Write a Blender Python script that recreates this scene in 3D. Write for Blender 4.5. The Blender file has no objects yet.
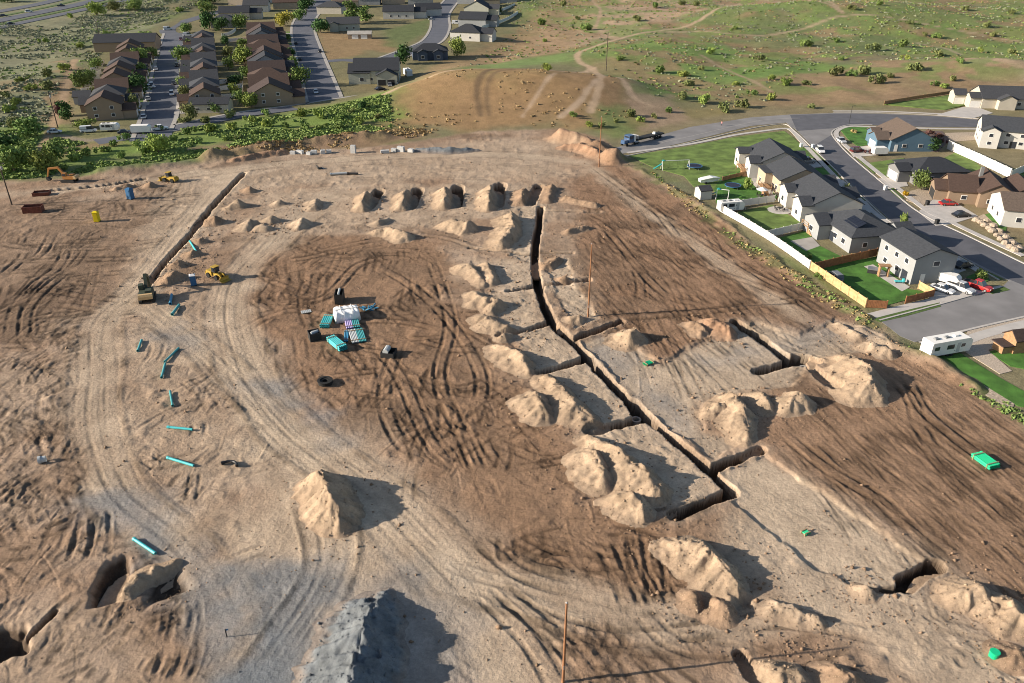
import bpy, math, random
import numpy as np
from mathutils import Vector, Matrix
random.seed(7); RNG = np.random.default_rng(11)
SC = bpy.context.scene; COL = SC.collection
R = math.radians
# ------------------------------------------------------------------ camera
F_PX, TILT, CAM_H = 796.0, R(29), 68.0
cd = bpy.data.cameras.new('camera'); cam = bpy.data.objects.new('camera', cd); COL.objects.link(cam)
cam.location = (0, 0, CAM_H); cam.rotation_euler = (R(90) - TILT, 0, 0)
cd.sensor_width = 36; cd.lens = 36 * F_PX / 1024; cd.clip_start = 1; cd.clip_end = 20000
SC.camera = cam
def P(u, v, z=0.0):
    dx = (u - 512) / F_PX; dy = -(v - 341.5) / F_PX
    y = math.cos(TILT) + dy * math.sin(TILT); w = -math.sin(TILT) + dy * math.cos(TILT)
    t = (z - CAM_H) / w
    return (dx * t, y * t)
def PL(pts): return [P(*p) for p in pts]
# ------------------------------------------------------------------ light
SUN_EL, SHADOW_AZ = 20.0, 8.0
w = bpy.data.worlds.new('World'); SC.world = w; w.use_nodes = True
nt = w.node_tree; sky = nt.nodes.new('ShaderNodeTexSky'); sky.sky_type = 'NISHITA'; sky.sun_disc = False
sky.sun_elevation = R(SUN_EL); sky.sun_rotation = R(270 - SHADOW_AZ); sky.air_density = 1.0; sky.dust_density = 1.0
bg = nt.nodes['Background']; nt.links.new(sky.outputs[0], bg.inputs[0]); bg.inputs[1].default_value = 0.076
sl = bpy.data.lights.new('sun', 'SUN'); sl.energy = 5.0; sl.angle = R(0.5); sl.color = (1.0, 0.89, 0.75)
so = bpy.data.objects.new('sun', sl); COL.objects.link(so); so.location = (-200, 0, 200)
ca, sa = math.cos(R(SHADOW_AZ)), math.sin(R(SHADOW_AZ)); ce, se = math.cos(R(SUN_EL)), math.sin(R(SUN_EL))
so.rotation_euler = Vector((ca * ce, sa * ce, -se)).to_track_quat('-Z', 'Y').to_euler()
SC.cycles.filter_width = 1.0; SC.cycles.pixel_filter_type = 'BLACKMAN_HARRIS'
SC.view_settings.view_transform = 'Standard'; SC.view_settings.look = 'None'
SC.view_settings.exposure = 0.93; SC.view_settings.gamma = 1.0
# ------------------------------------------------------------------ noise
_T = {}
def vnoise(x, y, seed=0):
    if seed not in _T: _T[seed] = np.random.default_rng(seed + 100).random((256, 256)).astype(np.float32)
    T = _T[seed]
    xi = np.floor(x); yi = np.floor(y); fx = x - xi; fy = y - yi
    xi = xi.astype(np.int64); yi = yi.astype(np.int64)
    fx = fx * fx * (3 - 2 * fx); fy = fy * fy * (3 - 2 * fy)
    a = T[xi & 255, yi & 255]; b = T[(xi + 1) & 255, yi & 255]; c = T[xi & 255, (yi + 1) & 255]; d = T[(xi + 1) & 255, (yi + 1) & 255]
    return (a + (b - a) * fx) * (1 - fy) + (c + (d - c) * fx) * fy
def fbm(x, y, scale, octv=4, seed=0, gain=0.5):
    s = 0; a = 1.0; t = 0
    for k in range(octv):
        s = s + a * vnoise(x / scale * 2 ** k + 17.3 * k, y / scale * 2 ** k - 9.1 * k, seed + k); t += a; a *= gain
    return s / t
def sstep(a, b, x):
    t = np.clip((x - a) / (b - a), 0, 1); return t * t * (3 - 2 * t)
def segdist(X, Y, a, b):
    ax, ay = a; bx, by = b; dx, dy = bx - ax, by - ay; l2 = dx * dx + dy * dy + 1e-9
    t = np.clip(((X - ax) * dx + (Y - ay) * dy) / l2, 0, 1)
    return np.hypot(X - ax - t * dx, Y - ay - t * dy), t
def poly_sd(X, Y, pts):
    d = np.full(X.shape, 1e9); ins = np.zeros(X.shape, bool); n = len(pts)
    for i in range(n):
        a, b = pts[i], pts[(i + 1) % n]
        d = np.minimum(d, segdist(X, Y, a, b)[0])
        c = ((a[1] > Y) != (b[1] > Y)) & (X < (b[0] - a[0]) * (Y - a[1]) / (b[1] - a[1] + 1e-12) + a[0]); ins ^= c
    return np.where(ins, d, -d)
def pmask(X, Y, px, feather=2.0, warp=0.0, wscale=6.0, world=False, seed=31):
    """soft mask of a ground polygon"""
    pts = px if world else PL(px)
    xs = [p[0] for p in pts]; ys = [p[1] for p in pts]; m = feather + warp + 1
    out = np.zeros(X.shape, np.float32)
    sel = (X > min(xs) - m) & (X < max(xs) + m) & (Y > min(ys) - m) & (Y < max(ys) + m)
    if not sel.any(): return out
    x, y = X[sel], Y[sel]; sd = poly_sd(x, y, pts)
    if warp: sd = sd + warp * (fbm(x, y, wscale, 4, seed) - 0.5) * 2.6
    out[sel] = sstep(-feather, feather, sd)
    return out
def spline(pts, step=None, n=12):
    """Catmull-Rom through points"""
    p = [np.array(q, float) for q in pts]
    if len(p) < 3: 
        return [tuple(p[0] + (p[1] - p[0]) * i / n) for i in range(n + 1)]
    p = [2 * p[0] - p[1]] + p + [2 * p[-1] - p[-2]]; out = []
    for i in range(1, len(p) - 2):
        for k in range(n):
            t = k / n; a, b, c, d = p[i - 1], p[i], p[i + 1], p[i + 2]
            out.append(tuple(0.5 * (2 * b + (c - a) * t + (2 * a - 5 * b + 4 * c - d) * t * t + (3 * b - a - 3 * c + d) * t ** 3)))
    out.append(tuple(p[-2])); return out
def resample(pts, step):
    p = np.array(pts, float); d = np.hypot(*np.diff(p, axis=0).T); s = np.concatenate([[0], np.cumsum(d)])
    n = max(2, int(s[-1] / step) + 1); q = np.linspace(0, s[-1], n)
    return np.stack([np.interp(q, s, p[:, 0]), np.interp(q, s, p[:, 1])], 1)
def bmaskline(X, Y, px, width, feather=1.0, warp=0.0, world=False, wscale=5.0):
    pts = spline(px if world else PL(px), n=6); h = width / 2
    xs = [p[0] for p in pts]; ys = [p[1] for p in pts]; m = h + feather + warp + 1
    out = np.zeros(X.shape, np.float32)
    sel = (X > min(xs) - m) & (X < max(xs) + m) & (Y > min(ys) - m) & (Y < max(ys) + m)
    if not sel.any(): return out
    x, y = X[sel], Y[sel]; d = np.full(x.shape, 1e9)
    for a, b in zip(pts[:-1], pts[1:]): d = np.minimum(d, segdist(x, y, a, b)[0])
    if warp: d = d + warp * (fbm(x, y, wscale, 3, 57) - 0.5) * 2.6
    out[sel] = sstep(h + feather, h - feather, d); return out
# ------------------------------------------------------------------ materials
def newmat(name):
    m = bpy.data.materials.new(name); m.use_nodes = True; return m, m.node_tree, m.node_tree.nodes['Principled BSDF']
def mat(name, col, rough=0.8, var=0.15, scale=1.5, bump=0.0, bscale=8.0, metal=0.0, jitter=0.0, spec=0.3):
    m, t, b = newmat(name); b.inputs['Roughness'].default_value = rough; b.inputs['Metallic'].default_value = metal
    b.inputs['Specular IOR Level'].default_value = spec
    g = t.nodes.new('ShaderNodeNewGeometry'); n = t.nodes.new('ShaderNodeTexNoise')
    n.inputs['Scale'].default_value = scale; n.inputs['Detail'].default_value = 5
    t.links.new(g.outputs['Position'], n.inputs['Vector'])
    r = t.nodes.new('ShaderNodeMapRange'); r.inputs[1].default_value = 0.3; r.inputs[2].default_value = 0.7
    r.inputs[3].default_value = 1 - var; r.inputs[4].default_value = 1 + var
    t.links.new(n.outputs['Fac'], r.inputs[0])
    h = t.nodes.new('ShaderNodeHueSaturation'); h.inputs['Color'].default_value = (*col, 1)
    val = r.outputs[0]
    if jitter:
        oi = t.nodes.new('ShaderNodeObjectInfo'); r2 = t.nodes.new('ShaderNodeMapRange')
        r2.inputs[3].default_value = 1 - jitter; r2.inputs[4].default_value = 1 + jitter
        t.links.new(oi.outputs['Random'], r2.inputs[0]); mm = t.nodes.new('ShaderNodeMath'); mm.operation = 'MULTIPLY'
        t.links.new(val, mm.inputs[0]); t.links.new(r2.outputs[0], mm.inputs[1]); val = mm.outputs[0]
        r3 = t.nodes.new('ShaderNodeMapRange'); r3.inputs[3].default_value = 0.485; r3.inputs[4].default_value = 0.515
        m7 = t.nodes.new('ShaderNodeMath'); m7.operation = 'FRACT'; m8 = t.nodes.new('ShaderNodeMath'); m8.operation = 'MULTIPLY'; m8.inputs[1].default_value = 7.3
        t.links.new(oi.outputs['Random'], m8.inputs[0]); t.links.new(m8.outputs[0], m7.inputs[0]); t.links.new(m7.outputs[0], r3.inputs[0]); t.links.new(r3.outputs[0], h.inputs['Hue'])
    t.links.new(val, h.inputs['Value']); t.links.new(h.outputs[0], b.inputs['Base Color'])
    if bump:
        n2 = t.nodes.new('ShaderNodeTexNoise'); n2.inputs['Scale'].default_value = bscale; n2.inputs['Detail'].default_value = 6
        t.links.new(g.outputs['Position'], n2.inputs['Vector']); bp = t.nodes.new('ShaderNodeBump'); bp.inputs['Strength'].default_value = 1.0
        bp.inputs['Distance'].default_value = bump; t.links.new(n2.outputs['Fac'], bp.inputs['Height']); t.links.new(bp.outputs[0], b.inputs['Normal'])
    return m
def soilmat(name, attr='Col', bump=0.10):
    """soil whose base colour per place is a mesh attribute, broken up by noise"""
    m, t, b = newmat(name); b.inputs['Roughness'].default_value = 0.95; b.inputs['Specular IOR Level'].default_value = 0.1
    a = t.nodes.new('ShaderNodeAttribute'); a.attribute_name = attr
    g = t.nodes.new('ShaderNodeNewGeometry'); prev = a.outputs['Color']
    for sc, var in ((0.35, 0.10), (2.2, 0.16), (7.0, 0.12)):
        n = t.nodes.new('ShaderNodeTexNoise'); n.inputs['Scale'].default_value = sc; n.inputs['Detail'].default_value = 6; n.inputs['Roughness'].default_value = 0.6
        t.links.new(g.outputs['Position'], n.inputs['Vector'])
        r = t.nodes.new('ShaderNodeMapRange'); r.inputs[1].default_value = 0.3; r.inputs[2].default_value = 0.7; r.inputs[3].default_value = 1 - var; r.inputs[4].default_value = 1 + var
        t.links.new(n.outputs['Fac'], r.inputs[0])
        h = t.nodes.new('ShaderNodeHueSaturation'); t.links.new(prev, h.inputs['Color']); t.links.new(r.outputs[0], h.inputs['Value']); prev = h.outputs[0]
    t.links.new(prev, b.inputs['Base Color'])
    n2 = t.nodes.new('ShaderNodeTexNoise'); n2.inputs['Scale'].default_value = 1.6; n2.inputs['Detail'].default_value = 8; n2.inputs['Roughness'].default_value = 0.65
    t.links.new(g.outputs['Position'], n2.inputs['Vector']); bp = t.nodes.new('ShaderNodeBump'); bp.inputs['Distance'].default_value = bump; bp.inputs['Strength'].default_value = 1.0
    t.links.new(n2.outputs['Fac'], bp.inputs['Height']); t.links.new(bp.outputs[0], b.inputs['Normal'])
    return m
# ------------------------------------------------------------------ mesh builder
class MB:
    def __init__(s): s.v = []; s.f = []; s.M = Matrix.Identity(4)
    def at(s, x=0, y=0, z=0, rz=0, ry=0, rx=0):
        s.M = Matrix.Translation((x, y, z)) @ Matrix.Rotation(rz, 4, 'Z') @ Matrix.Rotation(ry, 4, 'Y') @ Matrix.Rotation(rx, 4, 'X'); return s
    def add(s, vs, fs):
        o = len(s.v); s.v += [tuple(s.M @ Vector(q)) for q in vs]; s.f += [tuple(i + o for i in f) for f in fs]; return s
    def box(s, x0, x1, y0, y1, z0, z1, tx=0.0, ty=0.0):
        """box, its top face inset by tx, ty"""
        return s.add([(x0, y0, z0), (x1, y0, z0), (x1, y1, z0), (x0, y1, z0), (x0 + tx, y0 + ty, z1), (x1 - tx, y0 + ty, z1), (x1 - tx, y1 - ty, z1), (x0 + tx, y1 - ty, z1)],
                     [(0, 3, 2, 1), (4, 5, 6, 7), (0, 1, 5, 4), (1, 2, 6, 5), (2, 3, 7, 6), (3, 0, 4, 7)])
    def prism(s, pts, z0, z1):
        n = len(pts); ar = sum(pts[i][0] * pts[(i + 1) % n][1] - pts[(i + 1) % n][0] * pts[i][1] for i in range(n))
        if ar < 0: pts = pts[::-1]
        return s.add([(p[0], p[1], z0) for p in pts] + [(p[0], p[1], z1) for p in pts],
                     [tuple(range(n))[::-1], tuple(range(n, 2 * n))] + [(i, (i + 1) % n, n + (i + 1) % n, n + i) for i in range(n)])
    def xprism(s, prof, y0, y1, inset=0.0):
        """side profile in x,z extruded along y"""
        n = len(prof); ar = sum(prof[i][0] * prof[(i + 1) % n][1] - prof[(i + 1) % n][0] * prof[i][1] for i in range(n))
        if ar < 0: prof = prof[::-1]
        return s.add([(p[0], y0, p[1]) for p in prof] + [(p[0], y1, p[1]) for p in prof],
                     [tuple(range(n)), tuple(range(n, 2 * n))[::-1]] + [(i, n + i, n + (i + 1) % n, (i + 1) % n) for i in range(n)])
    def cyl(s, a, b, r, r2=None, n=10, cap=True):
        a = Vector(a); b = Vector(b); r2 = r if r2 is None else r2; d = (b - a).normalized()
        u = d.orthogonal().normalized(); w_ = d.cross(u); vs = []
        for c, rr in ((a, r), (b, r2)):
            vs += [tuple(c + (u * math.cos(2 * math.pi * i / n) + w_ * math.sin(2 * math.pi * i / n)) * rr) for i in range(n)]
        fs = [(i, (i + 1) % n, n + (i + 1) % n, n + i) for i in range(n)]
        if cap: fs += [tuple(range(n))[::-1], tuple(range(n, 2 * n))]
        return s.add(vs, fs)
    def tube(s, a, b, r, th=0.04, n=14):
        """open pipe with wall thickness"""
        a = Vector(a); b = Vector(b); d = (b - a).normalized(); u = d.orthogonal().normalized(); w_ = d.cross(u); vs = []
        for c, rr in ((a, r), (b, r), (b, r - th), (a, r - th)):
            vs += [tuple(c + (u * math.cos(2 * math.pi * i / n) + w_ * math.sin(2 * math.pi * i / n)) * rr) for i in range(n)]
        fs = []
        for k in range(4):
            k2 = (k + 1) % 4; fs += [(k * n + i, k * n + (i + 1) % n, k2 * n + (i + 1) % n, k2 * n + i) for i in range(n)]
        return s.add(vs, fs)
    def ball(s, c, r, n=8, m=5, sz=1.0):
        vs = [(c[0], c[1], c[2] + r * sz)]; fs = []
        for j in range(1, m):
            t = math.pi * j / m
            vs += [(c[0] + r * math.sin(t) * math.cos(2 * math.pi * i / n), c[1] + r * math.sin(t) * math.sin(2 * math.pi * i / n), c[2] + r * sz * math.cos(t)) for i in range(n)]
        vs.append((c[0], c[1], c[2] - r * sz)); L = len(vs) - 1
        for i in range(n):
            fs.append((0, 1 + i, 1 + (i + 1) % n)); fs.append((L, 1 + (m - 2) * n + (i + 1) % n, 1 + (m - 2) * n + i))
            for j in range(m - 2):
                a = 1 + j * n; b = a + n; fs.append((a + i, b + i, b + (i + 1) % n, a + (i + 1) % n))
        return s.add(vs, fs)
    def mesh(s, name, m=None, smooth=False):
        me = bpy.data.meshes.new(name); me.from_pydata(s.v, [], s.f); me.update()
        if m: me.materials.append(m)
        if smooth: me.polygons.foreach_set('use_smooth', [True] * len(me.polygons))
        return me
    def build(s, name, m=None, parent=None, smooth=False):
        return link(name, s.mesh(name, m, smooth), parent)
def link(name, me, parent=None):
    o = bpy.data.objects.new(name, me); COL.objects.link(o)
    if parent: o.parent = parent
    return o
USED = {}
def tag(o, label=None, cat=None, group=None, kind=None):
    if label: o['label'] = label; USED[label] = USED.get(label, 0) + 1
    if cat: o['category'] = cat
    if group: o['group'] = group
    if kind: o['kind'] = kind
    return o
def empty(name, loc, rz=0, label=None, cat=None, group=None):
    o = bpy.data.objects.new(name, None); COL.objects.link(o); o.location = loc; o.rotation_euler = (0, 0, rz); o.empty_display_size = 0.5
    return tag(o, label, cat, group)
def kids(o): return [c for c in COL.objects if c.parent == o]
def copy_tree(root, loc, rz, label, group=None, scale=None, tree=None):
    r = root.copy(); COL.objects.link(r); r.location = loc; r.rotation_euler = (0, 0, rz); tag(r, label)
    if group: r['group'] = group
    if scale: r.scale = (scale,) * 3 if not isinstance(scale, tuple) else scale
    for ch, sub in (tree or [(c, kids(c)) for c in kids(root)]):
        c = ch.copy(); COL.objects.link(c); c.parent = r
        for g in sub: d = g.copy(); COL.objects.link(d); d.parent = c
    return r
def fast_mesh(name, V, Fq, m=None, smooth=False, nper=4):
    me = bpy.data.meshes.new(name); V = np.ascontiguousarray(V, np.float32); Fq = np.ascontiguousarray(Fq, np.int32)
    me.vertices.add(len(V)); me.vertices.foreach_set('co', V.ravel()); nf = len(Fq)
    me.loops.add(nf * nper); me.loops.foreach_set('vertex_index', Fq.ravel())
    me.polygons.add(nf); me.polygons.foreach_set('loop_start', np.arange(0, nf * nper, nper, dtype=np.int32)); me.polygons.foreach_set('loop_total', np.full(nf, nper, np.int32))
    if smooth: me.polygons.foreach_set('use_smooth', np.ones(nf, bool))
    me.update(calc_edges=True)
    if m: me.materials.append(m)
    return me
def set_col(me, C, name='Col'):
    a = me.attributes.new(name, 'FLOAT_COLOR', 'POINT'); a.data.foreach_set('color', np.concatenate([C, np.ones((len(C), 1))], 1).astype(np.float32).ravel())
# ================================================================== TERRAIN
SITE = [(-60,188),(0,183),(60,179),(110,174),(190,164),(240,158),(290,152),(385,146),(480,132),(560,130),(600,138),(618,152),(645,172),(700,205),(730,228),(775,258),(830,292),(865,312),(885,328),(905,352),(945,366),(1010,418),(1100,470),(1100,760),(-80,760)]
FLAT_R = [(622,158),(612,140),(680,122),(760,108),(1000,104),(1200,100),(1300,420),(1090,460),(1012,410),(945,360),(915,346),(880,322),(868,308),(812,272),(720,213),(700,190),(655,168)]
FLAT_L = [(80,142),(66,128),(85,60),(150,30),(165,22),(250,-14),(520,-14),(520,22),(495,45),(470,62),(420,80),(412,92),(350,104),(300,110),(240,119),(180,132)]
def hills(x, y):
    h = np.zeros_like(x)
    far = sstep(255, 330, y - 0.05 * x)
    h += far * (fbm(x, y, 90, 4, 3) - 0.42) * 9
    def bump(u, v, r, ht, sx=1.0, sy=1.0):
        X0, Y0 = P(u, v); return ht * np.exp(-(((x - X0) / sx) ** 2 + ((y - Y0) / sy) ** 2) / (r * r))
    h += bump(470, 96, 30, 5.0, 1.5, 1.0) + bump(560, 102, 24, 3.0) + bump(625, 98, 18, 2.5) + bump(600, 62, 30, 3.0)
    h += bump(820, 20, 60, 8, 1.6, 1) + bump(985, 70, 26, 4.5, 1.6, .8)
    fl = np.maximum(pmask(x, y, FLAT_R, 9), pmask(x, y, FLAT_L, 14))
    fl = np.maximum(fl, pmask(x, y, SITE, 8)); fl = np.maximum(fl, pmask(x, y, [(-120,60),(-120,0),(80,-16),(260,-16),(150,4),(60,22),(0,36)], 8))
    h = h * (1 - fl)
    # lip of the cut along the upper-left site edge, and the soil bank at its end
    for px, wd, ht in (([(215,158),(250,152),(290,146),(330,141),(380,137)], 5, 2.0), ([(100,172),(160,167),(215,158)], 4, 1.2), ([(560,140),(585,145),(602,152),(612,160)], 4.5, 3.0),
                       ([(860,330),(890,345),(930,360),(975,388)], 2.0, 0.8), ([(640,170),(700,206),(760,250),(830,298),(866,318)], 1.6, 0.5)):
        h = h + ht * bmaskline(x, y, px, wd, wd * .8, 1.5) * (0.45 + 1.1 * (fbm(x, y, 4, 3, 77)))
    h = h - 0.06 * np.maximum(pmask(x, y, FLAT_R, 1.0), pmask(x, y, FLAT_L, 2))
    return h
# ---- site raster (0.2 m): ruts, trenches, pads
RX0, RX1, RY0, RY1, RS = -200.0, 175.0, 44.0, 300.0, 0.17
NX, NY = int((RX1 - RX0) / RS), int((RY1 - RY0) / RS)
RH = np.zeros(NX * NY, np.float32); RT = np.zeros(NX * NY, np.float32); RP = np.zeros(NX * NY, np.float32)
AMP, TON = 0.24, 0.85
def stamp(pts, offs, hv, tv, pv=None, fade=True, step=0.12, jit=0.0):
    """carry a cross profile (offset, height, tone, paleness) along a ground curve"""
    q = resample(pts, step); t = np.gradient(q, axis=0); t /= np.linalg.norm(t, axis=1)[:, None] + 1e-9; nrm = np.stack([-t[:, 1], t[:, 0]], 1)
    n = len(q); f = np.ones(n)
    if fade: s = np.linspace(0, 1, n); f = np.clip(np.minimum(s, 1 - s) * 6, 0, 1)
    L = np.linspace(offs[0], offs[-1], max(3, int((offs[-1] - offs[0]) / 0.12) + 1))
    hh = np.interp(L, offs, hv); tt = np.interp(L, offs, tv); pp = np.interp(L, offs, pv) if pv is not None else None
    mod = f * np.clip(2.0 * fbm(q[:, 0], q[:, 1], 2.6, 3, 41) - .25, 0, 1.4)
    X = q[:, 0][:, None] + nrm[:, 0][:, None] * L; Y = q[:, 1][:, None] + nrm[:, 1][:, None] * L
    ix = ((X - RX0) / RS).astype(int); iy = ((Y - RY0) / RS).astype(int); ok = (ix >= 0) & (ix < NX) & (iy >= 0) & (iy < NY)
    k = (iy * NX + ix)[ok]; k, first = np.unique(k, return_index=True)
    RH[k] += AMP * (mod[:, None] * hh)[ok][first]; RT[k] += TON * (mod[:, None] * tt)[ok][first]
    if pp is not None: RP[k] = np.maximum(RP[k], (f[:, None] * pp)[ok][first])
RUT_O = [-1.6,-1.35,-1.1,-0.75,-0.5,0,0.5,0.75,1.1,1.35,1.6]
def ruts(px, depth=0.14, tone=-0.22, pale=0.0, world=False, fade=True, sc=1.0):
    stamp(spline(px if world else PL(px)), [o * sc for o in RUT_O], [0, .6*depth, -depth, -depth, .5*depth, .3*depth, .5*depth, -depth, -depth, .6*depth, 0],
          [0, .2*tone, tone, tone, 0, 0, 0, tone, tone, .2*tone, 0], [0, pale, pale, pale, pale, pale, pale, pale, pale, pale, 0] if pale else None, fade)
def ACT(x, y): return float(fbm(np.array([x]), np.array([y]), 16, 3, 61)[0])
def region(px, dirs, n, ln=(6, 22), amp=0.13, tone=0.25, curve=0.02, rutp=0.35, spread=9, clump=True):
    pts = PL(px); xs = [p[0] for p in pts]; ys = [p[1] for p in pts]; A = []
    for d in dirs:
        a, b = PL(d); A.append(math.atan2(b[1] - a[1], b[0] - a[0]))
    c = 0
    while c < n:
        m = n; X = RNG.uniform(min(xs), max(xs), m); Y = RNG.uniform(min(ys), max(ys), m); ins = poly_sd(X, Y, pts) > 0
        for x, y in zip(X[ins], Y[ins]):
            if c >= n: break
            c += 1
            if clump and ACT(x, y) < random.uniform(.30, .60): continue
            a = random.choice(A) + R(random.gauss(0, spread)); L = random.uniform(*ln) * random.choice((.35, .5, .7, 1.0)); k = random.gauss(0, curve); st = 10
            cp = [(x, y)]
            for i in range(st):
                a += k * L / st; x += math.cos(a) * L / st; y += math.sin(a) * L / st; cp.append((x, y))
            if random.random() < rutp: ruts(cp, amp * random.uniform(.6, 1.5), -tone * random.uniform(.2, 1.2), world=True, sc=random.uniform(.7, 1.15))
            else:
                w_ = random.uniform(.11, .34); s = random.choice((-1, 1, 1)); h = s * amp * random.uniform(.5, 1.7); tn = -tone * random.uniform(-.5, 1.0)
                stamp(cp, [-w_, -w_ * .4, w_ * .2, w_], [0, h, h * .7, -.4 * h], [0, tn, tn, 0])
def px_dist(p): return math.hypot(p[0], p[1])
region([(620,160),(700,212),(830,308),(760,320),(690,345),(600,322),(575,240),(590,185)], [((640,180),(790,310)), ((640,180),(790,310)), ((600,215),(770,300))], 570, (8, 40), .17, .42, .008, .4, 5, False)
region([(800,385),(900,345),(1024,425),(1024,600),(940,565),(860,515),(780,455),(755,445)], [((830,400),(1000,560)), ((820,440),(960,560))], 570, (8, 34), .10, .24, .008, .35, 5, False)
region([(240,270),(300,240),(440,248),(470,330),(520,420),(590,490),(650,530),(600,560),(500,530),(420,450),(330,400),(245,335)], [((400,300),(520,480)), ((430,260),(470,420)), ((300,330),(450,322)), ((300,300),(360,380))], 1178, (4, 20), .19, .70, .05, .35, 22)
region([(-20,205),(100,195),(190,190),(140,300),(100,330),(-20,345)], [((20,330),(120,230)), ((0,300),(150,290)), ((60,215),(180,205))], 627, (6, 24), .19, .80, .02, .4, 14)
region([(-20,340),(95,330),(112,480),(-20,545)], [((10,440),(85,340)), ((0,480),(110,420)), ((0,400),(80,440))], 494, (3, 14), .18, .6, .04, .3, 20)
region([(120,320),(220,330),(255,420),(280,500),(150,515),(115,420)], [((140,500),(180,350)), ((130,440),(260,470)), ((180,480),(250,400))], 437, (2, 11), .22, .40, .06, .3, 30)
region([(-20,530),(120,510),(230,600),(250,690),(-20,690)], [((130,683),(200,590)), ((20,660),(120,540)), ((0,560),(120,590))], 380, (2, 10), .18, .55, .05, .35, 22)
region([(480,545),(600,500),(700,530),(690,560),(780,610),(740,635),(600,622),(480,590)], [((500,560),(700,600)), ((600,520),(650,610)), ((520,540),(690,540))], 456, (4, 16), .19, .62, .07, .5, 18)
region([(480,600),(620,640),(800,655),(900,690),(520,690)], [((520,600),(640,683)), ((500,640),(600,683)), ((600,650),(720,665))], 323, (3, 14), .19, .6, .03, .4, 14)
region([(470,260),(535,262),(600,370),(730,492),(690,520),(640,490),(560,420)], [((500,270),(560,360)), ((560,360),(700,480)), ((560,440),(640,420))], 437, (2, 8), .14, .10, .05, .3, 26)
region([(583,342),(612,336),(660,362),(760,325),(880,335),(850,352),(790,385),(740,395),(700,402),(740,445),(715,462)], [((620,350),(700,430)), ((720,370),(860,335)), ((650,380),(760,350))], 361, (3, 14), .09, .10, .03, .5, 14)
region([(740,470),(800,480),(915,565),(900,590),(860,600),(740,510)], [((745,475),(900,585))], 209, (6, 22), .06, .10, .005, .5, 4)
region([(740,520),(905,590),(1024,660),(1024,690),(860,650),(780,600)], [((760,540),(1000,690)), ((780,600),(900,640)), ((760,560),(860,560))], 380, (2, 10), .15, .18, .03, .35, 22)
region([(205,178),(330,160),(590,150),(590,185),(480,180),(330,185),(200,200)], [((250,175),(560,160)), ((300,165),(420,168))], 247, (10, 40), .10, .18, .004, .4, 5)
region([(240,200),(330,190),(530,188),(540,215),(440,240),(320,245),(240,275)], [((240,270),(330,200)), ((330,215),(500,205)), ((340,240),(440,245))], 437, (3, 14), .14, .2, .04, .35, 20)
region([(255,400),(300,440),(420,500),(500,590),(520,690),(250,690),(230,560)], [((280,440),(470,650)), ((300,560),(420,683)), ((240,480),(260,660))], 304, (5, 26), .06, .10, .012, .45, 10)
region([(545,180),(600,160),(640,190),(620,240),(600,320),(560,300)], [((560,200),(640,210)), ((580,190),(700,260))], 228, (4, 16), .12, .3, .03, .4, 20)
AMP, TON = 0.34, 0.85
HM = np.zeros((NY // 2 + 1, NX // 2 + 1), np.float32); HX, HY = np.meshgrid(np.arange(HM.shape[1]) * 2 * RS + RX0, np.arange(HM.shape[0]) * 2 * RS + RY0)
# the tracks that read one by one
HAUL = [([(-40,198),(60,190),(130,183),(205,172),(330,160),(480,154),(590,163)], 5), ([(228,178),(185,232),(140,288),(104,318),(96,370),(96,430),(118,492),(178,545),(222,600),(242,700)], 6),
        ([(330,196),(285,230),(245,270),(231,300),(235,335),(252,378),(290,430),(370,490),(440,560),(500,630),(530,700)], 7), ([(140,300),(200,345),(250,395),(300,450)], 5),
        ([(440,562),(480,576),(540,592),(620,616),(720,622),(800,600)], 6), ([(590,165),(640,205),(720,262),(800,318)], 4), ([(250,690),(330,560),(300,470)], 5)]
for px, wd in HAUL: HM = np.maximum(HM, bmaskline(HX, HY, px, wd + .5, 1.2, 1.2))
HM = np.repeat(np.repeat(HM, 2, 0), 2, 1)[:NY, :NX].ravel(); RH *= 1 - .88 * HM; RT *= 1 - .85 * HM
for px, wd in HAUL:
    pts = spline(PL(px))
    for off in (-1.6, -0.4, 1.0):
        q = np.array(pts); t = np.gradient(q, axis=0); t /= np.linalg.norm(t, axis=1)[:, None]; q = q + np.stack([-t[:, 1], t[:, 0]], 1) * (off * wd / 4 + fbm(q[:, 0], q[:, 1], 25, 2, int(off * 10 + 50))[:, None] * 1.5)
        ruts([tuple(a) for a in q], .08, -.14, 0, True)
    for off in (-.62, .62):
        q = np.array(pts); t = np.gradient(q, axis=0); t /= np.linalg.norm(t, axis=1)[:, None]; q = q + np.stack([-t[:, 1], t[:, 0]], 1) * (off * wd * (.8 + .5 * fbm(q[:, 0], q[:, 1], 12, 2, 66))[:, None])
        stamp([tuple(a) for a in q], [-.9, -.4, 0, .5], [0, .22, .30, 0], [0, -.5, -.25, 0])
AMP, TON = 0.52, 0.9
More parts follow.
